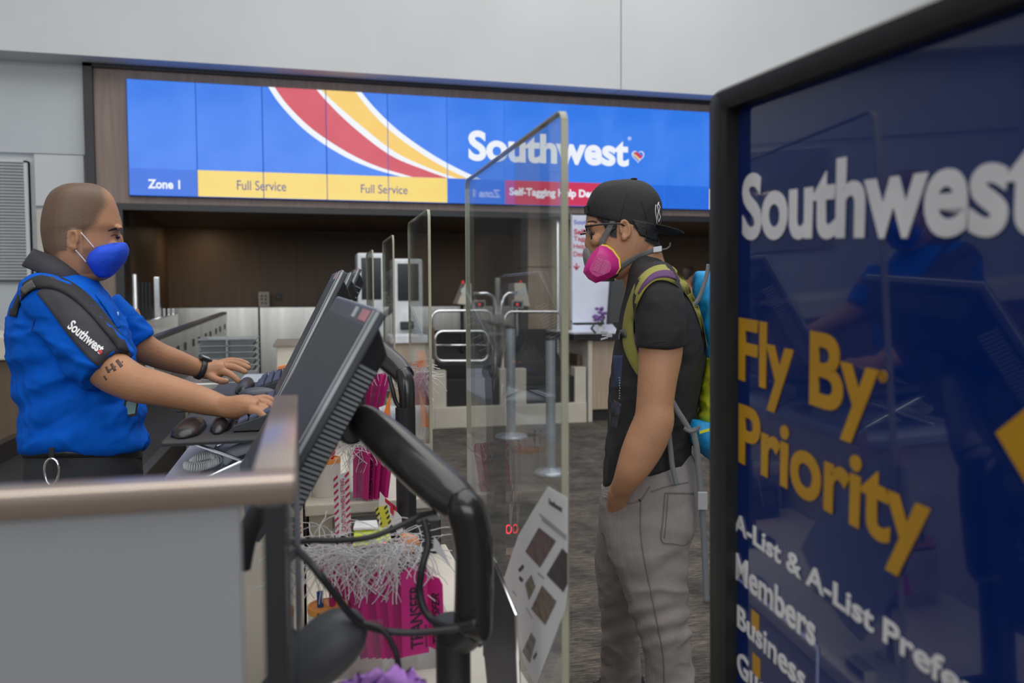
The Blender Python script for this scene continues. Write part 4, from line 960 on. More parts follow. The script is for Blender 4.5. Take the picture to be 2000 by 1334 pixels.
# bottom bin: transfer tags on the low deck
gB = 'pink transfer tags in the low bin'
cB = Vector((.165, 1.50, DZ+.002)); acrylic_bin(cB+Vector((-.02, .0, 0)), .10, .07, .10, 'clear low box packed with pink transfer tags')
def px_tag(bl, br, tl, d, m, label, group, text=True, dd=0):
    a = atD(*bl, d); b = atD(*br, d+dd); c = atD(*tl, d+.02); return transfer_tag(a, b-a, c-a, (b-a).length, (c-a).length, m, label, group, text)
px_tag((786, 1284), (838, 1274), (782, 1112), 1.38, MPk, 'bright pink TRANSFER tag standing at the front left of the low bin', None)
px_tag((836, 1262), (868, 1276), (832, 1120), 1.40, MPk, 'bright pink TRANSFER tag at the right end of the low bin, beside the arm', None, True, -.02)
for k, (x, m) in enumerate(((700, MPk2), (716, MPk), (730, MPk2), (742, MPk), (752, MPk2), (762, MPk), (772, MPk2))):
    px_tag((x+4, 1288), (x+30, 1280), (x-26+k*3, 1100+k*4), 1.48-k*.012, m, 'pink tag packed edge-on in the low bin, '+ORD[k]+' from the left', gB, False)
for k, (x, y, x2, y2) in enumerate(((690, 1250, 605, 1085), (705, 1255, 640, 1070), (720, 1255, 668, 1060))):
    px_tag((x, y), (x+30, y-10), (x2, y2), 1.55, (MPk2, MPk)[k % 2], 'pink tag leaning left out of the low bin, '+ORD[k]+' from the left', gB, False)
nest(atD(700, 1088, 1.47), .045, .02, .014, 170, 'big tangle of white strings hanging over the pink transfer tags', .05, .0008)
nest(atD(640, 1085, 1.52), .03, .02, .014, 80, 'looser tangle of white strings at the left of the transfer tags', .05, .0008)
nest(atD(775, 1082, 1.42), .02, .015, .012, 60, 'white strings looping above the right transfer tags', .1, .0008)
# striped hazard tags
MRs = mat('stripe_red', (176, 30, 62), .5); MWt = mat('tag_white', (206, 204, 206), .6, var=.03); MYt = mat('lime_tag', (196, 214, 70), .5); MYb = mat('stripe_yellow', (200, 196, 70), .5)
def striped(bl, br, tl, d, base, stripe, label, text=None, n=9):
    a, b, c = atD(*bl, d), atD(*br, d), atD(*tl, d+.01); u = (b-a); v = (c-a); wd, hg = u.length, v.length; u.normalize(); v.normalize(); nn = u.cross(v).normalized()
    t = thing('hazard_tag', a, label, 'tag'); bm = B(); slab(bm, [a, a+u*wd, a+u*wd+v*hg, a+v*hg], -nn*.001); obj('card', bm, base, t)
    for side in (0, 1):
        for k in range(n):
            y0_ = hg*(k+.15)/n; s0 = 0 if side == 0 else .72; p = a+u*(wd*s0)+v*y0_+nn*.0002
            bm = B(); slab(bm, [p, p+v*(hg*.42/n), p+u*(wd*.28)+v*(hg*(.42+.45)/n), p+u*(wd*.28)+v*(hg*.45/n)], nn*.0004); obj('stripe', bm, stripe, t)
    if text: lettering('lettering', text, a+u*(wd*.68)+v*(hg*.06)+nn*.0002, v, -u, hg*.85, wd*.26, stripe, t, .01, .0004)
striped((655, 1050), (686, 1040), (651, 930), 1.62, MWt, MRs, 'white tag with red diagonal stripes standing in front of the shelf', 'CAUTION WHEN LIFTING')
striped((570, 1050), (590, 1046), (564, 972), 1.6, MWt, MRs, 'red and white striped tag glimpsed behind the foreground post', 'CAUTION WHEN LIFTING')
striped((744, 1040), (768, 1034), (732, 992), 1.6, mat('hazard_yellow', (196, 190, 60), .5), MTx, 'yellow and black striped tag right of the red one', None, 5)
bm = B(); a = [atD(690, 1068, 1.5), atD(765, 1056, 1.5), atD(758, 1030, 1.55), atD(692, 1034, 1.55)]; slab(bm, a, (0, .002, -.002)); tag(obj('lime_card', bm, MYt), 'lime green card lying on the white strings', 'card')
t = thing('white_card_stack', atD(720, 1034, 1.6), 'white cards lying on top of the lime card', 'card'); bm = B(); slab(bm, [atD(690, 1036, 1.54), atD(740, 1034, 1.54), atD(736, 1020, 1.58), atD(694, 1022, 1.58)], (0, .002, .004), .0005); obj('card', bm, MWt, t)
t = thing('folded_card', atD(765, 1000, 1.9), 'white folded card printed with a red letter T behind the arm', 'card'); bm = B(); slab(bm, [atD(742, 960, 2.0), atD(784, 1010, 1.9), atD(790, 1060, 1.88), atD(740, 990, 2.0)], (0, .002, 0)); obj('card', bm, MWt, t)
bm = B(); slab(bm, [atD(752, 972, 1.97), atD(774, 990, 1.92), atD(775, 1000, 1.92), atD(752, 980, 1.97)], (0, -.001, 0)); slab(bm, [atD(762, 982, 1.94), atD(768, 987, 1.93), atD(768, 1008, 1.93), atD(762, 1000, 1.94)], (0, -.0015, 0)); obj('letter', bm, MRs, t)
bm = B(); slab(bm, [atD(848, 1048, 1.3), atD(858, 1060, 1.3), atD(882, 1108, 1.3), atD(846, 1072, 1.3)], (0, .001, 0)); tag(obj('white_slip', bm, MWt), 'white paper slip tucked behind the arm column', 'paper')
bm = B(); ell(bm, atD(800, 1062, 1.6), .02, .015, .018, seg=8); ell(bm, atD(792, 1052, 1.6), .012, .012, .012, seg=7); tag(obj('orange_tassel', bm, mat('orange_plastic', (222, 130, 80), .5), smooth=True), 'orange knot above the pink transfer tags', 'knot')
# blue and pink bits in the low cup, petals at the bottom
for k, (x, m, l) in enumerate(((633, mat('blue_marker', (30, 60, 120), .4), 'blue marker standing in the low cup'), (650, MPk2, 'magenta marker standing in the low cup'))):
    a = atD(x, 1200, 1.5); pen(Vector((c2_.x-.01+k*.02, c2_.y, DZ+.012)), Vector((c2_.x-.014+k*.022, c2_.y, DZ+.13)), .006, m, 'marker', l, 'pen')
Mvi = mat('purple_petal', (146, 100, 172), .6, var=.25, vscale=30)
t = thing('purple_flower', atD(735, 1334, .95), 'purple silk flower poking up at the bottom edge of the picture', 'flower')
for k in range(7):
    c0 = atD(738, 1388, .98); ang = -1.3+k*.42; G_ = []
    for i in range(6):
        row = []
        for j in range(5):
            r_ = .012+.045*i/5; s_ = (j-2)/2*(.018*math.sin(PI*(i+.6)/6.2)+.004)
            row.append(c0+Vector((math.sin(ang)*r_*1.15+math.cos(ang)*s_, -.01*math.sin(i*1.2+k)+(.006*(j % 2)), math.cos(ang)*r_*.9-math.sin(ang)*s_+.004*math.sin(j*2.1+k))))
        G_.append(row)
    bm = B(); sheet(bm, G_, .0012); obj('petal', bm, Mvi, t, True)
bm = B(); tube(bm, [atD(738, 1388, .98), Vector((atD(738, 1388, .98).x, .93, DZ+.002))], .003, 6); obj('stem', bm, mat('leaf_green', (70, 90, 60), .7), t)

# ------------------------------------------------------------------ foreground partition
RZ = 1.2136; cr = onZ(577, 930, RZ); fe = onZ(596, 770, RZ); Wd = .032
M_rail = mat('brushed_bronze_rail', (168, 152, 140), .22, .85, var=.08, vscale=4)
t = thing('foreground_partition', (cr.x, cr.y, 0), 'blurred grey panel with a metal top rail in the lower left foreground', 'partition')
bm = B(); box(bm, -.75, cr.x, cr.y, cr.y+Wd, RZ-.02, RZ, .003); obj('front_rail', bm, M_rail, t, auto=40)
bm = B(); box(bm, cr.x-Wd, cr.x, cr.y+Wd-.002, fe.y, RZ-.02, RZ, .003); obj('side_rail', bm, M_rail, t, auto=40)
pe = onY(470, 1100, cr.y).x
bm = B(); box(bm, -.75, pe, cr.y+.008, cr.y+.02, .02, RZ-.02); obj('grey_panel', bm, mat('frosted_grey', (124, 124, 126), .5, var=.04, vscale=3, k=1.5), t)
pa, pb = onY(514, 1100, cr.y).x, onY(560, 1100, cr.y).x
bm = B(); box(bm, pa, pb, cr.y+.004, cr.y+.024, 0, RZ-.02, .002); obj('post', bm, M_black, t)
bm = B(); box(bm, cr.x-.017, cr.x, fe.y-.02, fe.y, 0, RZ-.02, .003); obj('post', bm, mat('satin_steel_post', (150, 152, 155), .3, .8), t)
bm = B(); box(bm, cr.x-.009, cr.x-.004, cr.y+.03, fe.y-.02, .02, RZ-.02); obj('side_glass', bm, MG, t)

# ------------------------------------------------------------------ big priority sign at right
hp = ray(690, 480).normalized(); vp = ray(1400, 13700).normalized(); SP = atD(1424, 600, 1.15)
sn = hp.cross(vp).normalized(); sn = -sn if (CAM-SP).dot(sn) < 0 else sn
ax_x = -hp; ax_y = -(vp - hp*vp.dot(hp)).normalized()     # right/towards the camera, up
def sp(px, py, off=0): return onP(px, py, SP+sn*off, sn)+Vector((0, 0, 0))
def sc(p): q = p-SP; return q.dot(ax_x), q.dot(ax_y)
def sw(a, b, c=0): return SP+ax_x*a+ax_y*b+sn*c
t = thing('priority_sign', Vector((SP.x, SP.y-.4, 0)), 'large glossy blue Fly By Priority sign in a rounded black frame', 'sign')
L0 = sc(sp(1395, 600))[0]; Tt = sc(sp(1420, 172))[1]; Li = sc(sp(1426, 600))[0]; Ti = sc(sp(1440, 207))[1]
Wsg, Bt = .95, -1.05
Mfr = mat('sign_frame_black', (34, 34, 34), .5, k=1.1)
def rrect(a0, a1, b0, b1, r, c):
    out = []
    for ca, cb, s0 in ((a1-r, b1-r, 0), (a0+r, b1-r, 90), (a0+r, b0+r, 180), (a1-r, b0+r, 270)):
        for k in range(7): a = math.radians(s0+15*k); out.append(sw(ca+r*math.cos(a), cb+r*math.sin(a), c))
    return out
bm = B(); fw = Li-L0; fh = Tt-Ti
Rr = [rrect(L0+fw, L0+Wsg-fw, Bt+fw, Tt-fh, .006, -.012), rrect(L0+fw, L0+Wsg-fw, Bt+fw, Tt-fh, .006, .006), rrect(L0+fw*.75, L0+Wsg-fw*.75, Bt+fw*.75, Tt-fh*.75, .012, .012), rrect(L0+fw*.2, L0+Wsg-fw*.2, Bt+fw*.2, Tt-fh*.2, .02, .012), rrect(L0, L0+Wsg, Bt, Tt, .024, .004), rrect(L0, L0+Wsg, Bt, Tt, .024, -.03)]
rings(bm, Rr, cap=False, closed=True); obj('frame', bm, Mfr, t, auto=50)
bm = B(); slab(bm, rrect(L0+.01, L0+Wsg-.01, Bt+.01, Tt-.01, .02, -.012), -sn*.018); 
Mbl = mat('sign_blue_gloss', (8, 38, 104), .06, var=.02, k=1.0, spec=.35, coat=.55)
Mbl.node_tree.nodes['Principled BSDF'].inputs['Coat Roughness'].default_value = .01
obj('face', bm, Mbl, t)
MSy = mat('sign_yellow', (198, 146, 30), .35, k=1.0); MSw = mat('sign_white', (206, 204, 206), .35, k=1.35); MSl = mat('sign_line', (120, 130, 170), .3)
def signtext(s, left, base_y, cap_y, right, m, upto=None, bold=.03, right_base=None):
    c = -.0105; A0 = onP(left, base_y, SP+sn*c, sn); a0, b0 = sc(A0); _, b1 = sc(onP(left, cap_y, SP+sn*c, sn)); a1, _ = sc(onP(right, right_base or base_y, SP+sn*c, sn))
    me = text_mesh(s, bold, .5); xs = [v.co.x for v in me.vertices]; x0_ = min(xs); x1_ = max(xs)
    if upto: m3 = text_mesh(upto, bold, .5); x1_ = max(v.co.x for v in m3.vertices)
    cap = .70; kx = (a1-a0)/(x1_-x0_); ky = (b1-b0)/cap
    for v in me.vertices: v.co = sw(a0+(v.co.x-x0_)*kx, b0+v.co.y*ky, c+v.co.z*.0012)
    me.materials.clear(); link('lettering', me, m, t)
signtext('Southwest', 1450, 463, 345, 2055, MSw, None, .03, 462)
signtext('Fly By', 1443, 737, 621, 1712, MSy, None, .025, 870)
signtext('®', 1716, 745, 722, 1732, MSy, None, .0, 745)
signtext('Priority', 1443, 898, 788, 1812, MSy, None, .025, 1140)
signtext('A-List & A-List Preferred', 1434, 1034, 1000, 1842, MSw, 'A-List & A-List Pref', .02, 1325)
signtext('Members', 1436, 1128, 1078, 1592, MSw, None, .02, 1245)
signtext('Business', 1440, 1222, 1180, 1572, MSw, None, .015, 1330)
signtext('Guests', 1440, 1312, 1268, 1540, MSw, None, .015, 1400)
# yellow arrow whose tip enters at the right, and the ruled box at lower left
def q2(px, py): a, b = sc(sp(px, py, -.011)); return a, b
a0, b0 = q2(1945, 845); bm = B(); slab(bm, [sw(a0, b0, -.0115), sw(a0+.085, b0+.075, -.0115), sw(a0+.17, b0, -.0115), sw(a0+.085, b0-.085, -.0115)], sn*.001); obj('arrow', bm, MSy, t)
a0, b0 = q2(1430, 1118); a1_, _ = q2(1600, 1200)
for r_ in ((a0, a1_, b0-.004, b0), (a1_-.004, a1_, b0-.6, b0)):
    bm = B(); slab(bm, [sw(r_[0], r_[2], -.0117), sw(r_[1], r_[2], -.0117), sw(r_[1], r_[3], -.0117), sw(r_[0], r_[3], -.0117)], sn*.0008); obj('rule', bm, MSl, t)
for px_, py_ in ((1474, 1215), (1476, 1300)):
    a, b = q2(px_, py_); bm = B(); slab(bm, [sw(a-.01, b-.015, -.0117), sw(a+.012, b-.015, -.0117), sw(a+.012, b+.015, -.0117), sw(a-.01, b+.015, -.0117)], sn*.0006); obj('icon_square', bm, MSy, t)
bm = B(); pb = sw(L0+Wsg/2, Bt, -.01); cyl(bm, (pb.x, pb.y, .02), (pb.x, pb.y, pb.z+.04), .03); obj('post', bm, Mfr, t, auto=40)
bm = B(); lathe(bm, (pb.x, pb.y, 0), [(.22, 0), (.22, .012), (.05, .03)]); obj('base', bm, Mfr, t, auto=40)
# ================================================================== THE AGENT (left)
M_sk1 = mask_mat('tan_skin', (150, 108, 79), (72, 58, 48))
D0 = 2.15
emp = thing('person', (atD(150, 900, D0).x, atD(150, 900, D0).y, 0), 'shaven-headed agent in a royal blue polo and blue face mask typing with both hands', 'person')
def hand(bm, palm, fingers, thumb, seg=12):
    loft(bm, palm, 16, 4, 2.4)
    for f in fingers+[thumb]: loft(bm, f, seg, 4)
bm = B()
# head, in horizontal slices
hr = [(357, 140, 168, .02), (360, 124, 188, .046), (370, 104, 208, .066), (385, 92, 222, .075), (405, 85, 231, .079), (425, 81, 237, .080), (440, 80, 241, .079), (452, 80, 236, .078), (466, 82, 235, .077),
      (482, 85, 237, .075), (500, 90, 236, .071), (515, 98, 234, .066), (530, 110, 228, .058), (542, 132, 216, .046), (549, 150, 200, .03)]
loft2(bm, [((a+b)/2, y, D0, (b-a)/2, h) for y, a, b, h in hr], 28, 3, 2.15, .16)
FX = (atD(250, 460, D0)-atD(50, 460, D0)); Vh = (atD(155, 460, D0)-CAM).normalized(); FX = (FX-Vh*FX.dot(Vh)).normalized(); hp_ = lambda x, y, o=0: pface(x, y, 155, 460, D0, o)
ell(bm, hp_(235, 487), .019, .016, .020, (FX, -Vh, UP)); ell(bm, hp_(234, 470), .009, .010, .018, (FX, -Vh, UP))                    # nose
ell(bm, hp_(232, 445, -.03), .010, .030, .007, (FX, -Vh, UP)); ell(bm, hp_(232, 445, .03), .010, .030, .007, (FX, -Vh, UP))               # brow ridge
ell(bm, hp_(218, 480, -.042), .018, .016, .014, (FX, -Vh, UP)); ell(bm, hp_(218, 480, .042), .018, .016, .014, (FX, -Vh, UP))               # cheekbone
loft(bm, [(132, 480, D0, 44, .056), (130, 520, D0, 45, .056), (124, 560, D0, 48, .06), (116, 600, D0, 60, .09), (140, 680, D0, 90, .14), (155, 800, D0, 95, .14), (160, 900, D0, 95, .14)], 24, 3)
# ear (near side)
E = hp_(146, 470, -.080)
def ear(bm, E, s=1, back=-1, tilt=0):
    X = RT*back; U = (UP*math.cos(tilt)+RT*math.sin(tilt)); pts = []
    for k in range(13):
        a = math.radians(-60+k*22); pts.append(E+X*(.011*s*math.cos(a)+.002)+U*(.022*s*math.sin(a)+.002)-fwd*.006)
    tube(bm, pts, [.0035+.0012*math.sin(k/12*PI) for k in range(13)], 8)
    ell(bm, E+X*.003+fwd*.004, .014*s, .010, .024*s, (RT, -fwd, U)); ell(bm, E-X*.003*s-U*.018*s-fwd*.003, .007*s, .006, .009*s, (RT, -fwd, U))
    ell(bm, E-X*.008*s-fwd*.004, .004, .006, .007, (RT, -fwd, U))
ear(bm, E, 1, -1, .1); 
ell(bm, hp_(146, 470, .08), .014, .01, .026, (RT, -fwd, UP))
# near arm and hand
loft(bm, [(130, 610, 2.04, 52, .06), (175, 680, 1.99, 48, .056), (215, 722, 1.96, 44, .052), (262, 748, 1.93, 38, .048), (300, 757, 1.92, 35, .046), (350, 770, 1.905, 31, .042), (400, 784, 1.885, 27, .035), (432, 793, 1.875, 22, .029), (446, 796, 1.87, 21, .028)], 22, 4)
hand(bm, [(436, 794, 1.872, 21, .027), (455, 796, 1.868, 23, .034), (478, 794, 1.863, 24, .040), (500, 794, 1.86, 19, .041), (506, 795, 1.86, 14, .038)],
     [[(488, 800, 1.825, 11, .0105), (506, 805, 1.822, 9, .009), (517, 815, 1.82, 8, .0085), (521, 826, 1.82, 6.5, .0075), (522, 830, 1.82, 3, .004)],
      [(492, 795, 1.842, 11, .011), (514, 797, 1.84, 9.5, .0095), (528, 807, 1.838, 8, .009), (533, 818, 1.838, 7, .008), (534, 822, 1.838, 3, .004)],
      [(494, 789, 1.865, 11, .011), (518, 787, 1.864, 9.5, .0095), (533, 796, 1.863, 8, .009), (539, 806, 1.863, 7, .008), (540, 810, 1.863, 3, .004)],
      [(492, 785, 1.888, 11, .011), (514, 779, 1.89, 9.5, .0095), (530, 782, 1.892, 8, .009), (539, 792, 1.893, 7, .008), (540, 796, 1.893, 3, .004)]],
     [(462, 796, 1.895, 12, .012), (482, 806, 1.91, 11, .011), (500, 812, 1.915, 9, .0095), (514, 814, 1.915, 7, .008), (517, 814, 1.915, 3, .004)])
# far arm and hand
loft(bm, [(235, 615, 2.32, 38, .055), (262, 665, 2.34, 33, .05), (300, 690, 2.38, 27, .044), (345, 706, 2.43, 23, .038), (385, 719, 2.475, 17.5, .029), (396, 722, 2.485, 17, .028)], 20, 4)
hand(bm, [(390, 721, 2.48, 17, .028), (405, 723, 2.49, 18, .034), (422, 721, 2.505, 19, .040), (438, 719, 2.515, 14, .040)],
     [[(428, 724, 2.485, 8, .011), (444, 728, 2.48, 7.5, .0095), (457, 736, 2.478, 6.5, .009), (466, 745, 2.478, 5.5, .008), (468, 747, 2.478, 2.5, .004)],
      [(430, 717, 2.505, 8, .011), (450, 716, 2.505, 7.5, .0095), (468, 721, 2.506, 6.5, .009), (480, 727, 2.507, 5.5, .008), (483, 729, 2.507, 2.5, .004)],
      [(430, 713, 2.525, 8, .011), (452, 709, 2.53, 7.5, .0095), (472, 713, 2.535, 6.5, .009), (486, 719, 2.537, 5.5, .008), (489, 721, 2.537, 2.5, .004)],
      [(428, 710, 2.545, 7.5, .0105), (450, 704, 2.553, 6.5, .009), (470, 706, 2.56, 6, .0085), (484, 711, 2.563, 5, .0075), (487, 713, 2.563, 2.5, .004)]],
     [(404, 729, 2.475, 9, .013), (418, 739, 2.463, 8, .012), (432, 744, 2.455, 7, .010), (444, 744, 2.452, 5.5, .008), (447, 744, 2.452, 2.5, .004)])
HL = [(205, 366), (208, 385), (209, 402), (196, 420), (190, 436), (170, 452), (163, 470), (160, 486), (118, 492), (112, 505), (96, 515), (60, 530)]
def hairmask(co):
    x, y, d = proj(co)
    if y > 535 or x > 245: return 0
    m = 1-sstep(-13, 9, x-lerp_edge(y, HL))
    # short beard shadow along the jaw
    j = .55*sstep(150, 168, x)*sstep(478, 490, y)*(1-sstep(225, 245, x))
    if 131 < x < 160 and 449 < y < 492 and d < D0-.055: return 0
    return max(m*.85, j)
body, bvb = remesh('body', bm, .0034, M_sk1, emp, 2, None, hairmask)
bm = B(); loft(bm, [(150, 470, D0, 3, .002), (150, 474, D0, 3, .002)], 8, 1)
bm.free()
# eye, lid, brow
def onface(bvh, px, py, off): return cast(bvh, px, py, off)
e = onface(bvb, 227, 463, -.0065); bm = B(); ell(bm, e, .010, .010, .006, (RT, -fwd, UP)); obj('eye', bm, mat('eye_dark', (48, 36, 30), .15, k=1), emp, True)
bm = B(); strap(bm, bvb, [(217, 461), (224, 458), (232, 461)], 2.5, .0012, .0, 4); obj('eyelid', bm, mat('lid_brown', (92, 62, 46), .6), emp, True)
bm = B(); strap(bm, bvb, [(211, 451, 2), (220, 448, 4), (230, 446, 4.5), (237, 446, 3)], 5, .001, -.0004, 4); obj('eyebrow', bm, mat('brow_black', (44, 34, 30), .8), emp, True)
# mask with ear loops
MMask = mat('blue_mask_cloth', (18, 66, 188), .75, var=.08, vscale=20, bump=.3, bscale=500)
bm = B(); mr = [(474, 226, 246, .03), (480, 196, 250, .058), (490, 178, 252.5, .074), (502, 169, 250, .078), (512, 168, 245, .077), (522, 174, 236, .07), (532, 181, 227, .06), (539, 188, 219, .05), (542, 196, 211, .03)]
loft2(bm, [((a+b)/2, y, D0-.002, (b-a)/2, h) for y, a, b, h in mr], 28, 3, 2.5, .18)
mk, bvm = remesh('face_mask', bm, .003, MMask, emp, 3, folds(.0012, 30, 30))
bm = B(); strap(bm, bvm, [(184, 483), (206, 480), (226, 476), (245, 475)], 2, .0006, .0, 5); strap(bm, bvm, [(168, 512), (180, 530), (190, 540), (214, 541)], 2, .0006, .0, 5); obj('seam', bm, mat('blue_seam', (14, 50, 150), .7), mk, True)
Mlp = mat('white_cord', (212, 214, 216), .6)
for pts in (((184, 484), (172, 470), (158, 454)), ((168, 512), (158, 500), (148, 489))):
    bm = B(); tube(bm, [cast(bvb, x, y, .004) for x, y in splN(pts, 4)], .0014, 6); obj('ear_loop', bm, Mlp, mk, True)
bm = B(); E2 = hp_(124, 473, -.07); tube(bm, [E2+RT*(.0095*math.cos(a)+.004*math.sin(a))+UP*(.0085*math.sin(a)+.003*math.cos(a)) for a in [k*2*PI/14 for k in range(14)]], .0013, 6, True); obj('ear_loop_knot', bm, Mlp, mk, True)
# polo shirt
M_pol = mat('royal_blue_polo', (0, 80, 178), .8, spec=.15, var=.10, vscale=14, bump=.2, bscale=600, k=1.35)
M_chr = mat('charcoal_knit', (52, 50, 56), .75, var=.08, bump=.2, bscale=600, k=1.3)
bm = B()
tr = [(530, 72, 164, .06), (538, 60, 176, .10), (550, 46, 192, .15), (572, 32, 210, .195), (600, 22, 232, .215), (640, 17, 252, .215), (672, 16, 262, .21), (705, 20, 268, .205), (735, 25, 273, .20), (771, 32, 276, .195), (812, 39, 286, .195), (852, 43, 285, .195), (874, 46, 280, .19), (884, 56, 272, .18)]
loft2(bm, [((a+b)/2, y, D0, (b-a)/2, h) for y, a, b, h in tr], 32, 3, 2.3)
loft(bm, [(86, 578, 2.06, 38, .065), (110, 600, 2.01, 56, .082), (150, 648, 1.985, 63, .078), (190, 700, 1.965, 62, .07), (211, 724, 1.958, 59, .066)], 26, 4, 2.3)
loft(bm, [(205, 590, 2.30, 34, .07), (235, 628, 2.32, 38, .068), (262, 660, 2.335, 36, .064), (270, 670, 2.34, 34, .06)], 22, 4, 2.3)
def pf(co, nn):
    x, y, d = proj(co); a = folds(.008, 7, 11, 3)(co, nn)+folds(.004, 15, 20, 8)(co, nn)
    if y < 620: a *= .45
    # drag lines from the armpit and blousing over the belt
    a += .004*math.sin((x*.35+y*.9)*.11)*sstep(650, 720, y)*(1-sstep(100, 250, abs(x-130))); a += .009*sstep(830, 868, y)*(1-sstep(872, 888, y))
    return a
shirt, bvs = remesh('polo_shirt', bm, .0052, M_pol, emp, 4, pf)
bm = B(); strap(bm, bvs, [(86, 556, 46), (104, 572, 52), (130, 600, 60), (162, 640, 64), (195, 677, 64), (226, 704, 62), (233, 712, 60)], 60, .002, .0035, 6, m=8, ease=.2); pn = obj('shoulder_panel', bm, M_chr, emp, True)
me_ = pn.data; mw = pn.location
bvp = BVHTree.FromPolygons([v.co+mw for v in me_.vertices], [list(p.vertices) for p in me_.polygons])
# lettering on the sleeve panel
def slv(u, v, z):
    a = Vector((130, 640)); dirx = Vector((64, 52)); dx = dirx.normalized(); up = Vector((dx.y, -dx.x)); q = a+dirx*u+up*(v*21)
    return cast(bvp, q.x, q.y, .0004+(z+.5)*.0012)
lettering('lettering', 'Southwest', None, None, None, 1, 1, mat('print_white', (214, 214, 220), .6), pn, .03, map2=slv)
bm = B(); hc = cast(bvp, 195, 688, .001); ell(bm, hc, .006, .0015, .006, (RT, -fwd, UP)); obj('heart_emblem', bm, mat('print_red2', (190, 60, 70), .5), pn, True)
bm = B(); strap(bm, bvs, [(256, 690), (232, 711), (205, 733), (172, 762)], 3.5, .0012, .0006, 6); obj('sleeve_hem', bm, mat('navy_seam', (6, 60, 140), .7), emp, True)
bm = B(); strap(bm, bvs, [(61, 648), (70, 610), (86, 575)], 2, .001, .0, 5); obj('sleeve_seam', bm, mat('navy_seam', (6, 60, 140), .7), emp, True)
bm = B(); strap(bm, bvs, [(190, 572, 10), (206, 592, 13), (222, 616, 12), (232, 640, 10)], 12, .0025, .003, 5); obj('placket', bm, M_pol, emp, True)
bm = B(); p = cast(bvs, 230, 613, .002); ell(bm, p, .003, .001, .006, (RT, -fwd, UP)); obj('chest_emblem', bm, mat('print_white', (214, 214, 220), .6), emp, True)
# collar
bm = B(); band(bm, [(124, 509, D0, 58, .078, -.36), (124, 507, D0, 61, .084, -.36), (120, 524, D0, 69, .104, -.36), (114, 546, D0, 76, .126, -.38), (113, 548, D0, 73, .120, -.38), (119, 526, D0, 65, .096, -.36)])
obj('collar', bm, M_chr, emp, True)
# black harness strap, buckle
M_web = mat('black_webbing', (26, 26, 29), .7, var=.15, bump=.3, bscale=500)
bm = B(); strap(bm, bvs, [(24, 618, 14), (32, 585, 18), (50, 562, 22), (78, 550, 26), (112, 552, 27), (150, 572, 26), (184, 604, 25), (212, 638, 23), (234, 668, 20), (246, 690, 17)], 24, .003, .0065, 6); obj('harness_strap', bm, M_web, emp, True)
bm = B(); strap(bm, bvs, [(44, 570, 15), (55, 560, 17), (66, 554, 17)], 16, .004, .0105, 4); obj('strap_adjuster', bm, mat('smoked_adjuster', (70, 68, 64), .3), emp, True)
# id badge
t_ = cast(bvs, 255, 796, .01); bm = B(); ax = RT*math.cos(.15)-UP*math.sin(.15)*-1; ay = UP*math.cos(.15)-RT*math.sin(.15)*-1
obox(bm, t_, ax*.018, ay*.024, fwd*.002, .001); bg = obj('id_badge', bm, M_black, emp)
bm = B(); obox(bm, t_-fwd*.003+ax*.002, ax*.013, ay*.017, fwd*.0006); obj('badge_card', bm, mat('badge_green', (110, 138, 136), .4), emp)
bm = B(); obox(bm, t_-fwd*.003+ay*.021, ax*.006, ay*.003, fwd*.001); obj('badge_clip', bm, mat('badge_beige', (180, 160, 130), .5), emp)
# trousers, belt, shoes
M_tr = mat('black_trousers', (36, 37, 40), .8, var=.1, bump=.3, bscale=400)
zf = 1.34*F
bm = B(); loft2(bm, [(165, 876, D0, 112, .175), (166, 900, D0, 114, .18), (166, 960, D0, 116, .185), (166, 1030, D0, 108, .18)], 30, 3, 2.3)
for dd, off in ((2.06, 0), (2.26, 6)):
    fy = 588+zf/dd; loft(bm, [(166+off, 960, dd, 90, .095), (168+off, 1080, dd, 74, .09), (166+off, 1240, dd, 56, .075), (160+off, 1400, dd, 46, .065), (156+off, fy-50, dd, 38, .06), (156+off, fy-46, dd, 37, .06)], 22, 3)
remesh('trousers', bm, .009, M_tr, emp, 3, folds(.004, 9, 7))
bm = B(); band(bm, [(164, py, D0, g, .178*g/114, 0) for py, g in ((874, 113), (876, 117), (893, 118), (895, 115), (893, 111), (876, 111))], 44, 2.3)
obj('belt', bm, mat('black_leather', (22, 21, 21), .4), emp, True)
for dd, off in ((2.06, 0), (2.26, 6)):
    P = onZ(156+off, 588+zf/dd, 0); bm = B(); R_ = []
    for s_, wd, hh in ((-.11, .028, .05), (-.10, .038, .085), (-.03, .042, .10), (.04, .044, .085), (.11, .05, .06), (.165, .044, .045), (.19, .02, .02)):
        R_.append([P+Vector((s_, wd*math.cos(a), max(.0, hh*.5+hh*.5*math.sin(a)))) for a in [2*PI*k/18 for k in range(18)]])
    rings(bm, R_); obj('shoe', bm, mat('black_leather', (22, 21, 21), .4), emp, True)
# carabiner
bm = B(); q = atD(101, 922, 1.93); tube(bm, [q+RT*(.017*math.cos(a)*(1+.15*math.sin(a)))+UP*(.032*math.sin(a)) for a in [k*2*PI/20 for k in range(20)]], .0032, 8, True); obj('carabiner', bm, M_chrome, emp, True)
bm = B(); obox(bm, q+UP*.04, RT*.006, UP*.018, fwd*.002, .001); obj('key_loop', bm, M_web, emp)
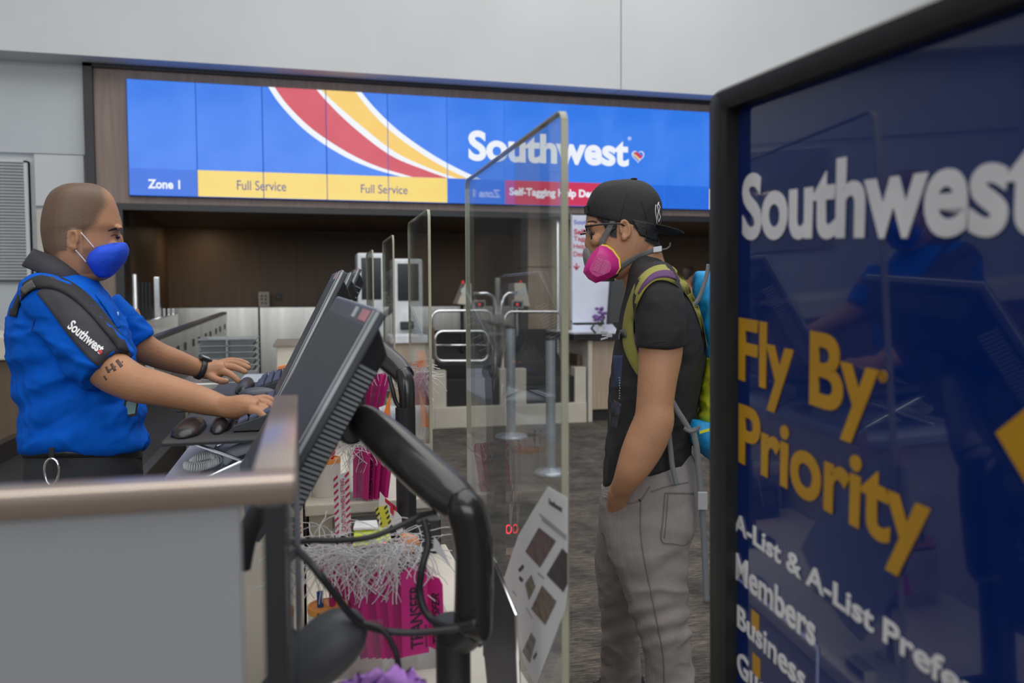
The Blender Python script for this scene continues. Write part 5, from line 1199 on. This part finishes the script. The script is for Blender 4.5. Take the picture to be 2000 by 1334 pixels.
# tattoo bars, watch
Mtt = mat('tattoo_ink', (70, 52, 46), .6)
for pts, w_ in ((((207, 716), (213, 728)), 5), (((217, 710), (225, 724)), 6), (((228, 703), (238, 716)), 7), (((203, 734), (208, 742)), 4), (((212, 724), (222, 718), (240, 706)), 3)):
    bm = B(); strap(bm, bvb, pts, w_, .0006, .0001, 4); obj('tattoo', bm, Mtt, emp, True)
bm = B(); C0, C1 = atD(385, 718, 2.474), atD(397, 722, 2.486); T_ = (C1-C0).normalized(); Wd_ = T_.cross(fwd).normalized(); Dd = T_.cross(Wd_).normalized(); R_ = []
for f_, g in ((0, 1.06), (.15, 1.16), (.85, 1.16), (1, 1.06), (.85, .95), (.15, .95)):
    C = C0.lerp(C1, f_); R_.append([C+Wd_*(.0285*g*math.cos(a))+Dd*(.031*g*math.sin(a)) for a in [2*PI*k/28 for k in range(28)]])
rings(bm, R_, False, True); wt = obj('wrist_watch', bm, M_black, emp, True)
up_ = Wd_ if Wd_.z > 0 else -Wd_
bm = B(); c_ = C0.lerp(C1, .55)+up_*.034; obox(bm, c_, T_*.017, Dd*.016, up_*.005, .002); obj('watch_case', bm, M_black, emp)
bm = B(); obox(bm, c_+up_*.0055, T_*.011, Dd*.011, up_*.0006); obj('watch_display', bm, mat('lcd_grey', (130, 138, 140), .3), emp)
# ================================================================== THE CUSTOMER (right)
M_sk2 = mask_mat('warm_skin', (152, 110, 82), (24, 22, 24), rough2=.5)
D1 = 2.33
cus = thing('person', (atD(1270, 900, D1).x, atD(1270, 900, D1).y, 0), 'traveller in a backwards black cap and magenta respirator, hand in trouser pocket', 'person')
bm = B()
AN = -.2
loft2(bm, [(1234, 356, D1, 25, .03, AN), (1231, 367, D1, 50, .056, AN), (1226, 386, D1, 64, .07, AN), (1221, 408, D1, 70, .077, AN), (1216, 432, D1, 72, .079, AN), (1212, 455, D1, 70, .077, AN), (1209, 474, D1, 67, .074, AN),
           (1203, 494, D1, 60, .069, AN), (1196, 512, D1, 53, .062, AN), (1188, 528, D1, 42, .052, AN), (1182, 541, D1, 28, .038, AN)], 28, 3, 2.15, -.14)
ell(bm, atD(1151, 474, D1), .014, .014, .020, (RT, -fwd, UP)); ell(bm, atD(1149, 441, D1-.03), .010, .03, .007, (RT, -fwd, UP)); ell(bm, atD(1163, 470, D1-.046), .018, .018, .016, (RT, -fwd, UP))
loft(bm, [(1240, 470, D1, 46, .058), (1252, 510, D1, 44, .056), (1262, 545, D1, 46, .06), (1275, 590, D1, 56, .10), (1285, 700, D1, 72, .13), (1272, 900, D1, 75, .13)], 24, 3)
ear(bm, atD(1219, 450, D1-.081), 1.12, 1, -.12); ell(bm, atD(1219, 450, D1+.078), .014, .01, .026, (RT, -fwd, UP))
# near arm into the front pocket
loft(bm, [(1288, 580, 2.17, 46, .058), (1291, 640, 2.13, 44, .056), (1290, 690, 2.12, 43, .054), (1284, 740, 2.11, 39, .050), (1279, 790, 2.105, 37, .047), (1277, 822, 2.10, 40, .047), (1264, 856, 2.10, 41, .046), (1248, 890, 2.10, 38, .043), (1232, 922, 2.105, 31, .036), (1219, 946, 2.13, 24, .029), (1212, 958, 2.16, 22.5, .027)], 22, 4)
hand(bm, [(1212, 957, 2.157, 22.5, .027), (1208, 969, 2.19, 22, .030), (1206, 985, 2.235, 22, .032), (1205, 1002, 2.255, 20, .030)],
     [[(1193+k*8, 998, 2.252+.004*k, 7, .010), (1192+k*8, 1018, 2.262+.003*k, 6.5, .009), (1192+k*7.5, 1034+2*(k % 2), 2.268, 6, .008), (1192+k*7.5, 1042+3*(k % 2), 2.27, 3, .004)] for k in range(4)],
     [(1216, 974, 2.205, 8, .012), (1221, 992, 2.24, 8, .011), (1221, 1008, 2.255, 7, .009), (1220, 1016, 2.26, 3, .004)])
# far arm, same pose on the other side
loft(bm, [(1275, 580, 2.5, 42, .055), (1268, 680, 2.54, 38, .05), (1255, 800, 2.55, 34, .045), (1232, 870, 2.54, 33, .04), (1212, 920, 2.52, 24, .03), (1205, 945, 2.51, 20, .028)], 20, 3)
hand(bm, [(1206, 942, 2.51, 20, .027), (1203, 960, 2.505, 21, .034), (1201, 978, 2.50, 18, .034)], [[(1192+k*7, 975, 2.5, 6.5, .01), (1190+k*7, 992, 2.49, 6, .009), (1190+k*7, 1004, 2.485, 4, .006)] for k in range(4)], [(1212, 955, 2.49, 8, .012), (1216, 970, 2.48, 7, .01), (1216, 980, 2.475, 4, .006)])
def hm2(co):
    x, y, d = proj(co)
    if y > 500: return 0
    if 1205 < x < 1236 and 424 < y < 476 and d < D1-.05: return 0
    front = [(1160, 400), (1166, 430), (1186, 445), (1190, 462), (1204, 468), (1205, 470)]; back = [(1225, 420), (1232, 450), (1247, 464), (1262, 474), (1296, 484)]
    a = sstep(-3, 4, x-lerp_edge(y, front))*(1-sstep(1206, 1210, x))*(1-sstep(462, 470, y)); b = 0
    yb = 430+(x-1225)*.75 if x < 1262 else 458+(x-1262)*.62+8
    b = sstep(1226, 1233, x)*(1-sstep(-3, 5, y-yb-6))
    return max(a, b)
body2, bvc = remesh('body', bm, .0034, M_sk2, cus, 2, None, hm2)
# short hair volume round the nape
Mhr = mat('black_hair', (20, 19, 21), .45, var=.3, vscale=90, bump=.6, bscale=260)
bm = B(); patch(bm, bvc, ((1234, 428), (1286, 438), (1290, 474), (1250, 460)), .0035, .0, 10, 8); patch(bm, bvc, ((1170, 420), (1206, 428), (1203, 446), (1188, 458)), .004, .0, 8, 8); obj('hair', bm, Mhr, cus, True)
# eye, brow, spectacles
e = cast(bvc, 1158, 457, -.004); bm = B(); ell(bm, e, .010, .010, .006, (RT, -fwd, UP)); obj('eye', bm, mat('eye_dark', (48, 36, 30), .15, k=1), cus, True)
bm = B(); strap(bm, bvc, [(1147, 434, 2.5), (1156, 432, 3.5), (1166, 434, 3)], 3, .0015, .0, 4); obj('eyebrow', bm, mat('brow_black', (44, 34, 30), .8), cus, True)
Mgl = mat('black_spectacle_frame', (26, 24, 24), .25)
sp_ = thing('spectacles', atD(1146, 470, D1), 'black-framed spectacles worn above the magenta respirator', 'glasses')
bm = B(); pts = [atD(1143, 443, D1-.068), atD(1160, 440, D1-.076), atD(1178, 438, D1-.084), atD(1196, 437, D1-.09), atD(1212, 437, D1-.092), atD(1220, 441, D1-.09)]
tube(bm, pts, [.0032, .003, .0026, .0022, .0022, .0022], 8); obj('temple_arm', bm, Mgl, sp_, True)
bm = B(); tube(bm, [p+fwd*.16 for p in pts], .0026, 8); obj('temple_arm', bm, Mgl, sp_, True)
for s_ in (-1, 1):
    bm = B(); c_ = atD(1146, 457, D1+s_*.036); L2 = []
    for k in range(20):
        a = 2*PI*k/20; L2.append(c_+fwd*(.030*math.copysign(abs(math.cos(a))**.7, math.cos(a)))*1+RT*(.004-.006*math.sin(a)*1.0+.004*abs(math.cos(a)))+UP*(.0195*math.copysign(abs(math.sin(a))**.8, math.sin(a))))
    tube(bm, L2, .0026, 8, True); obj('lens_rim', bm, Mgl, sp_, True)
    bm = B(); slab(bm, L2, RT*.001); obj('lens', bm, glass_mat('lens_glass', (.95, .95, .95), 1.4, .02), sp_)
bm = B(); tube(bm, [atD(1142, 452, D1-.008), atD(1141, 450, D1), atD(1142, 452, D1+.008)], .0025, 8); obj('bridge', bm, Mgl, sp_, True)
# respirator
Mmg = mat('magenta_cartridge', (172, 30, 112), .42, var=.06, k=1.35); Mye = mat('cartridge_yellow', (226, 182, 50), .45); Mgr = mat('grey_silicone', (112, 108, 106), .5, k=1.2); Mst = mat('grey_strap', (88, 86, 88), .7, bump=.3, bscale=500)
rs = thing('respirator', atD(1160, 550, D1), 'half-face respirator with magenta filter cartridges and grey straps', 'respirator')
bm = B(); loft2(bm, [(1150, 484, D1, 8, .02, 0), (1152, 492, D1, 14, .034, 0), (1158, 508, D1, 19, .048, 0), (1166, 526, D1, 22, .05, 0), (1178, 542, D1, 22, .045, 0), (1186, 550, D1, 14, .03, 0)], 20, 3); remesh('face_piece', bm, .003, Mgr, rs, 3)
OUT = [(1170, 480), (1158, 492), (1148, 507), (1141, 522), (1139, 532), (1149, 545), (1163, 553), (1183, 547), (1201, 538), (1208, 526), (1206, 508), (1193, 490), (1181, 482)]
cx_, cy_ = 1174, 518
def cart(sgn):
    def rg(s, dd, dx=0, dy=0): return [atD(cx_+(x-cx_)*s+dx, cy_+(y-cy_)*s+dy, dd) for x, y in OUT]
    dz = D1+sgn*.062
    o = sgn
    bm = B(); R_ = [rg(.86, dz-o*.0, 6, -4), rg(.98, dz+o*.002, 6, -4), rg(.98, dz+o*.012, 5, -3)]; rings(bm, R_); yr = obj('yellow_band', bm, Mye, rs, auto=40)
    bm = B(); R_ = [rg(.97, dz+o*.012, 3, -2), rg(1, dz+o*.014), rg(1, dz+o*.020), rg(.93, dz+o*.024), rg(.66, dz+o*.040, -1, 1), rg(.62, dz+o*.0415, -1, 1)]; rings(bm, R_); ct = obj('cartridge', bm, Mmg, rs, auto=35)
    if sgn < 0:
        P0 = atD(1174, 520, dz+o*.044); u = (RT*.93+UP*-.35).normalized(); v = (UP*.93+RT*.35).normalized(); Mlt = mat('cartridge_grille', (196, 96, 150), .5)
        for i in range(-5, 5):
            for j in range(0, 2):
                bm = B(); obox(bm, P0+v*(i*.0038+.002)+u*((j-.5)*.019), u*.0085*(1-.03*abs(i)), v*.0009, fwd*.0008); obj('grille_slot', bm, Mlt, rs)
cart(-1); cart(1)
bm = B(); ell(bm, atD(1196, 535, D1-.055), .018, .012, .012, (RT, -fwd, UP)); obj('valve', bm, mat('dark_valve', (44, 42, 44), .5), rs, True)
bm = B(); tube(bm, [atD(1186, 482, D1-.07), atD(1196, 494, D1-.068), atD(1206, 508, D1-.066)], .004, 8); obj('cartridge_label', bm, mat('label_black', (40, 36, 30), .5), rs, True)
# cap
Mcap = mat('black_cap_twill', (24, 24, 26), .75, var=.15, bump=.35, bscale=450)
cp = thing('baseball_cap', atD(1216, 440, D1), 'black flat-brim cap worn backwards with a white emblem', 'hat')
bm = B(); loft2(bm, [(1216, 436, D1, 73, .083, -.215), (1217, 424, D1, 75, .085, -.215), (1221, 405, D1, 74, .085, -.2), (1226, 384, D1, 68, .079, -.19), (1230, 368, D1, 56, .066, -.18), (1234, 357, D1, 38, .045, -.15), (1238, 351, D1, 14, .018, -.1)], 32, 4, 2.2)
crown, bvk = remesh('crown', bm, .0035, Mcap, cp, 2, folds(.0012, 14, 14))
bm = B(); ell(bm, atD(1238, 350, D1), .010, .010, .004, (RT, -fwd, UP)); obj('button', bm, Mcap, cp, True)
for s_ in (-1, 0, 1):
    bm = B(); strap(bm, bvk, [(1236, 353), (1225+s_*22, 378), (1216+s_*42, 410), (1211+s_*52, 428)], 1.6, .0008, .0, 5); obj('seam', bm, mat('cap_seam', (14, 14, 15), .8), cp, True)
bm = B(); R_ = []
for i in range(9):
    f_ = i/8; px_ = 1276+f_*58; py_ = 441+f_*12; hw = .07*math.sqrt(max(.02, 1-(f_*.98)**2.6)); row = []
    for j in range(13):
        s_ = (j/12-.5)*2; row.append(atD(px_, py_, D1)+fwd*(s_*hw)-UP*(.005*(s_**2)))
    R_.append(row)
sheet(bm, R_, .003, -UP); obj('brim', bm, Mcap, cp, True)
bm = B(); tube(bm, [cast(bvk, x, y, .002) for x, y in ((1285, 396), (1289, 404), (1287, 414), (1290, 424), (1286, 434), (1284, 424), (1286, 412), (1284, 402), (1287, 395))], .0011, 6)
tube(bm, [cast(bvk, x, y, .002) for x, y in ((1281, 400), (1280, 412), (1282, 426), (1283, 438), (1287, 441))], .0009, 6); obj('emblem', bm, mat('print_white', (214, 214, 220), .6), cp, True)
bm = B(); p0 = atD(1145, 410, D1-.03); hexa(bm, [atD(1140, 403, D1-.03), atD(1147, 401, D1-.03), atD(1149, 417, D1-.03), atD(1141, 418, D1-.03)], [atD(1140, 403, D1+.03), atD(1147, 401, D1+.03), atD(1149, 417, D1+.03), atD(1141, 418, D1+.03)], .001); obj('snap_strap', bm, Mcap, cp)
# head harness of the respirator
bm = B(); strap(bm, bvc, [(1198, 430, 10), (1190, 446, 11), (1180, 464, 12), (1172, 482, 12)], 12, .0016, .003, 6); obj('head_strap', bm, Mst, rs, True)
bm = B(); strap(bm, bvc, [(1206, 527, 13), (1222, 515, 11), (1242, 503, 10), (1262, 494, 9), (1280, 488, 9)], 10, .0018, .002, 6); obj('neck_strap', bm, Mst, rs, True)
bm = B(); obox(bm, atD(1284, 487, D1-.055), RT*.012+UP*.002, UP*.008, fwd*.004, .002); obj('buckle', bm, mat('clear_buckle', (176, 178, 182), .2, k=1.3), rs)
bm = B(); tube(bm, [atD(1290, 488, D1-.05), atD(1302, 486, D1-.04), atD(1308, 481, D1-.03), atD(1309, 474, D1-.03)], .0028, 8); obj('strap_tail', bm, Mst, rs, True)
# T-shirt
Mts = mat('black_tee', (28, 26, 28), .8, var=.12, bump=.3, bscale=500)
bm = B()
TS = [(499, 1240, 1290, .062), (510, 1233, 1303, .08), (525, 1228, 1322, .125), (546, 1226, 1338, .175), (570, 1222, 1350, .195), (600, 1214, 1361, .20), (640, 1206, 1373, .195), (685, 1199, 1380, .19), (729, 1193, 1374, .185), (778, 1189, 1366, .18), (842, 1186, 1353, .175)]
loft2(bm, [((a+b)/2, y, D1, (b-a)/2, h, -.25*(1-sstep(500, 560, y))) for y, a, b, h in TS]+[(1266, 885, D1, 86, .172, .12), (1266, 915, D1, 90, .17, .24), (1266, 930, D1, 90, .17, .26)], 32, 3, 2.3)
loft(bm, [(1282, 545, 2.22, 38, .06), (1286, 585, 2.15, 50, .074), (1290, 630, 2.125, 51, .07), (1291, 668, 2.12, 49, .066), (1291, 676, 2.12, 48, .064)], 26, 4, 2.2)
loft(bm, [(1270, 560, 2.48, 42, .06), (1266, 620, 2.54, 46, .066), (1262, 672, 2.55, 44, .06)], 22, 4, 2.2)
tee, bvt = remesh('t_shirt', bm, .0052, Mts, cus, 4, lambda co, nn: folds(.005, 8, 11, 7)(co, nn)*(1 if proj(co)[1] > 640 else .5))
bm = B(); strap(bm, bvt, [(1243, 674), (1268, 671), (1300, 667), (1340, 672)], 3, .001, .0, 5); obj('sleeve_hem', bm, mat('tee_seam', (20, 20, 21), .8), cus, True)
bm = B(); patch(bm, bvt, ((1198, 694), (1216, 694), (1212, 762), (1193, 758)), .0006, .0002, 6, 10); obj('shirt_print', bm, mat('print_navy', (44, 56, 84), .7, c2=(24, 28, 42), vscale=16), cus, True)
bm = B(); patch(bm, bvt, ((1192, 776), (1214, 790), (1206, 838), (1189, 832)), .0006, .0002, 6, 8); obj('shirt_print', bm, mat('print_slate', (60, 64, 74), .7, c2=(26, 27, 32), vscale=40), cus, True)
bm = B()
for k in range(9): ell(bm, cast(bvt, 1210+random.uniform(-1, 1), 738+k*5, .001), .0012, .001, .002, (RT, -fwd, UP), seg=5)
obj('print_lettering', bm, mat('print_white', (214, 214, 220), .6), cus)
# trousers
Mjn = mat('grey_corduroy', (126, 119, 118), .85, var=.1, vscale=10, bump=.35, bscale=380, k=1.4)
N = Mjn.node_tree.nodes; L = Mjn.node_tree.links
wv = N.new('ShaderNodeTexWave'); wv.inputs['Scale'].default_value = 120; wv.inputs['Distortion'].default_value = .4; wv.bands_direction = 'X'
tcn = [x for x in N if x.type == 'TEX_COORD'][0]; L.new(tcn.outputs['Object'], wv.inputs['Vector']); b2 = N.new('ShaderNodeBump'); b2.inputs['Strength'].default_value = .35; b2.inputs['Distance'].default_value = .002
L.new(wv.outputs['Fac'], b2.inputs['Height']); bb_ = [x for x in N if x.type == 'BUMP' and x != b2][0]; L.new(bb_.outputs[0], b2.inputs['Normal']); L.new(b2.outputs[0], N['Principled BSDF'].inputs['Normal'])
bm = B()
loft2(bm, [(1270, 906, D1, 83, .155, .24), (1270, 930, D1, 92, .168, .2), (1270, 965, D1, 100, .175, .1), (1268, 1005, D1, 99, .175, 0), (1262, 1045, D1, 90, .16, 0)], 30, 3, 2.3)
loft(bm, [(1272, 960, 2.26, 92, .09), (1270, 1010, 2.25, 93, .097), (1266, 1060, 2.245, 83, .095), (1274, 1115, 2.24, 70, .088), (1284, 1170, 2.235, 60, .08), (1294, 1222, 2.235, 52, .072), (1303, 1262, 2.24, 47, .066), (1308, 1330, 2.245, 46, .062), (1309, 1420, 2.25, 45, .06), (1308, 1500, 2.25, 42, .06), (1308, 1506, 2.25, 40, .058)], 24, 4)
loft(bm, [(1250, 960, 2.40, 78, .09), (1240, 1020, 2.43, 74, .09), (1226, 1070, 2.47, 64, .085), (1217, 1110, 2.50, 55, .078), (1214, 1150, 2.53, 47, .072), (1212, 1200, 2.57, 40, .064), (1212, 1270, 2.63, 38, .06), (1213, 1330, 2.68, 38, .058), (1214, 1352, 2.70, 37, .056)], 24, 4)
def jf(co, nn):
    x, y, d = proj(co); a = folds(.005, 9, 11, 11)(co, nn)
    k = .45 if y < 1080 else 1.1 if y < 1300 else 1.5
    return a*k+.003*math.sin(y*.16+x*.05)*sstep(1150, 1200, y)*(1-sstep(1240, 1290, y))
jean, bvj = remesh('trousers', bm, .0052, Mjn, cus, 3, jf)
Msm = mat('corduroy_seam', (98, 92, 90), .9, k=1.4)
for pts, w_ in ((((1182, 972), (1196, 982), (1216, 985), (1240, 981), (1252, 976)), 3), (((1253, 976), (1262, 962), (1270, 950)), 2.5), (((1252, 980), (1251, 1030), (1256, 1080), (1266, 1130), (1276, 1180), (1286, 1230), (1295, 1280), (1298, 1340)), 2.2),
                (((1299, 963), (1296, 1010), (1292, 1056), (1316, 1062), (1338, 1065), (1346, 1056)), 2.2), (((1299, 963), (1330, 963), (1356, 964)), 3), (((1305, 966), (1302, 1010), (1298, 1052)), 1.6), (((1272, 960), (1310, 948), (1345, 942)), 2)):
    bm = B(); strap(bm, bvj, pts, w_, .0012, .0014, 8, ease=.3); obj('seam', bm, Msm, cus, True)
bm = B(); ell(bm, cast(bvj, 1250, 977, .001), .0042, .002, .0042, (RT, -fwd, UP), seg=8); obj('rivet', bm, mat('dark_rivet', (46, 44, 44), .3, .8), cus, True)
def shoe(px, d, s=1, lab=None):
    P = onZ(px, 588+zf/d, 0); bm = B(); R_ = []
    for s_, wd, hh in ((.085, .02, .05), (.075, .036, .095), (.03, .042, .125), (-.03, .044, .11), (-.09, .05, .075), (-.15, .048, .055), (-.19, .035, .04), (-.205, .012, .02)):
        R_.append([P+Vector((s_, wd*math.cos(a), max(.0, hh*.5+hh*.5*math.sin(a)))) for a in [2*PI*k/18 for k in range(18)]])
    rings(bm, R_); sh = obj('shoe', bm, mat('black_shoe', (24, 23, 25), .6, bump=.4, bscale=200), cus, True)
    bm = B()
    for k in range(4): q = P+Vector((-.02-.022*k, 0, .118-.012*k)); tube(bm, [q+Vector((0, -.025, -.008)), q+Vector((0, 0, .002)), q+Vector((0, .025, -.008))], .0025, 6)
    obj('lace', bm, M_dark, sh, True)
shoe(1212, 2.72); shoe(1308, 2.25)
# backpack
Mpb = mat('pack_cyan', (20, 128, 182), .6, var=.12, vscale=16, bump=.35, bscale=60, k=1.35); Mpy = mat('pack_yellow', (190, 196, 40), .6, var=.1, bump=.35, bscale=60, k=1.3); Mlm = mat('strap_lime', (134, 130, 62), .75, bump=.3, bscale=400, k=1.3); Mpp = mat('strap_purple', (82, 48, 92), .75, k=1.3); Mwb = mat('grey_webbing', (96, 98, 100), .7, bump=.3, bscale=500)
bp = thing('backpack', atD(1420, 900, D1), 'cyan and yellow backpack with lime shoulder straps worn by the traveller', 'backpack')
bm = B(); loft2(bm, [(1385, 532, D1, 26, .08, 0), (1398, 545, D1, 44, .12, 0), (1408, 590, D1, 54, .15, 0), (1420, 650, D1, 54, .155, 0), (1424, 700, D1, 50, .15, 0)], 28, 4, 2.5); remesh('top_compartment', bm, .006, Mpb, bp, 3, folds(.006, 14, 14, 2))
bm = B(); loft2(bm, [(1418, 660, D1, 44, .14, 0), (1424, 700, D1, 50, .15, 0), (1423, 760, D1, 56, .15, 0), (1416, 820, D1, 54, .145, 0), (1412, 845, D1, 48, .13, 0)], 28, 4, 2.5); remesh('main_compartment', bm, .006, Mpy, bp, 3, folds(.005, 10, 24, 5))
bm = B(); loft2(bm, [(1382, 824, D1-.02, 44, .13, -.1), (1380, 850, D1-.02, 50, .145, -.2), (1394, 885, D1-.02, 48, .14, -.4), (1408, 908, D1-.02, 34, .11, -.5)], 28, 4, 2.4); remesh('bottom_compartment', bm, .006, Mpb, bp, 3, folds(.006, 14, 14, 9))
MS = [(1366, 596, 22), (1352, 570, 26), (1330, 545, 30), (1302, 532, 32), (1274, 536, 28), (1252, 556, 24), (1238, 585, 21), (1229, 615, 20), (1226, 645, 22), (1229, 675, 24), (1240, 705, 22), (1252, 730, 16)]
bm = B(); strap(bm, bvt, MS, 24, .006, .002, 6, ease=.5); obj('shoulder_strap', bm, Mlm, bp, True)
bm = B(); strap(bm, bvt, [(1334, 548, 8), (1318, 539, 13), (1300, 534, 15), (1276, 539, 12), (1256, 558, 7), (1246, 574, 3)], 12, .002, .0085, 6, ease=.5); obj('strap_pad', bm, Mpp, bp, True)
bm = B(); strap(bm, bvt, [(1237, 650, 4), (1240, 676, 10), (1246, 694, 9), (1250, 704, 4)], 8, .0015, .006, 5); obj('strap_pad', bm, Mpp, bp, True)
bm = B(); strap(bm, bvt, [(1350, 572, 20), (1366, 600, 20), (1377, 640, 16), (1384, 680, 10)], 18, .006, .004, 6); obj('shoulder_strap', bm, Mlm, bp, True)
bm = B(); strap(bm, bvt, [(1196, 656, 13), (1208, 653, 16), (1222, 650, 17)], 15, .004, .009, 4, m=2, ease=.3); obj('sternum_strap', bm, mat('dark_grey_webbing', (72, 72, 74), .6), bp, True)
q = atD(1187, 655, D1-.15); bm = B(); obox(bm, q+RT*.004, RT*.008, UP*.005, fwd*.003, .001); obox(bm, q-RT*.009+UP*.008, RT*.010-UP*.001, UP*.0028, fwd*.002, .001); obox(bm, q-RT*.009-UP*.008, RT*.010+UP*.003, UP*.0028, fwd*.002, .001); obox(bm, q-RT*.006, RT*.010, UP*.002, fwd*.002, .0008); obj('sternum_buckle', bm, mat('grey_buckle', (148, 150, 154), .3, k=1.3), bp)
def web(pts, wd, d, name='webbing', m=None):
    bm = B(); Lp = splN([(p[0], p[1], p[2] if len(p) > 2 else d) for p in pts], 6); R_ = []
    for i, p in enumerate(Lp):
        a, b = Lp[max(i-1, 0)], Lp[min(i+1, len(Lp)-1)]; tx, ty = b[0]-a[0], b[1]-a[1]; l = math.hypot(tx, ty) or 1; nx, ny = -ty/l*wd/2, tx/l*wd/2
        A_, Bq = atD(p[0]+nx, p[1]+ny, p[2]), atD(p[0]-nx, p[1]-ny, p[2]); R_.append([A_, Bq, Bq+fwd*.002, A_+fwd*.002])
    rings(bm, R_); return obj(name, bm, m or Mwb, bp, True)
web([(1310, 778), (1322, 800), (1336, 822), (1348, 842)], 11, 2.13)
web([(1306, 842), (1310, 880), (1314, 915), (1322, 948)], 10, 2.14)
web([(1352, 836), (1360, 870), (1366, 930), (1371, 985), (1375, 1050), (1378, 1120), (1380, 1178)], 12, 2.16)
web([(1336, 836), (1348, 843), (1360, 840), (1366, 832)], 7, 2.125)
web([(1350, 598, 2.2), (1362, 588, 2.2), (1372, 565, 2.2), (1380, 540, 2.2), (1384, 516, 2.2)], 8, 2.2, 'lift_strap')
bm = B(); q = atD(1372, 978, 2.15); obox(bm, q, RT*.013, UP*.024, fwd*.004, .003); obj('side_release_buckle', bm, mat('grey_buckle', (148, 150, 154), .3, k=1.3), bp)
bm = B(); obox(bm, atD(1376, 842, 2.17), RT*.014+UP*.004, UP*.004, fwd*.002, .001); obj('logo_patch', bm, Mpy, bp)
# distant traveller glimpsed above the pack
far = thing('person', (atD(1343, 700, 10.9).x, atD(1343, 700, 10.9).y, 0), 'distant dark-haired person glimpsed between the black cap and the backpack', 'person')
dF = 10.9; bm = B(); loft2(bm, [(1343, 522, dF, 6, .04), (1343, 526, dF, 11, .08), (1343, 536, dF, 12.5, .09), (1343, 546, dF, 11, .085), (1343, 554, dF, 6, .05)], 16, 3)
fy = 588+zf/dF; loft2(bm, [(1343, 552, dF, 7, .05), (1343, 562, dF, 9, .06), (1343, 568, dF, 28, .1), (1343, 600, dF, 30, .12), (1343, 660, dF, 24, .11), (1343, 690, dF, 27, .12)], 18, 3)
for s_ in (-1, 1):
    loft(bm, [(1343+s_*12, 685, dF, 13, .1), (1343+s_*12, 740, dF, 10, .08), (1343+s_*11, fy-3, dF, 8, .06)], 12, 3); loft(bm, [(1343+s_*30, 572, dF, 7, .05), (1343+s_*35, 625, dF, 6, .045), (1343+s_*34, 668, dF, 4.5, .035), (1343+s_*33, 682, dF, 5, .03)], 10, 3)
remesh('body', bm, .016, mat('far_clothes', (150, 112, 92), .7), far, 2)
bm = B(); loft2(bm, [(1343, 520, dF, 7, .05), (1342, 525, dF-.01, 13, .10), (1341, 536, dF-.01, 13.5, .10), (1339, 546, dF, 10, .09)], 16, 3); obj('hair', bm, mat('dark_hair', (36, 30, 30), .6), far, True)
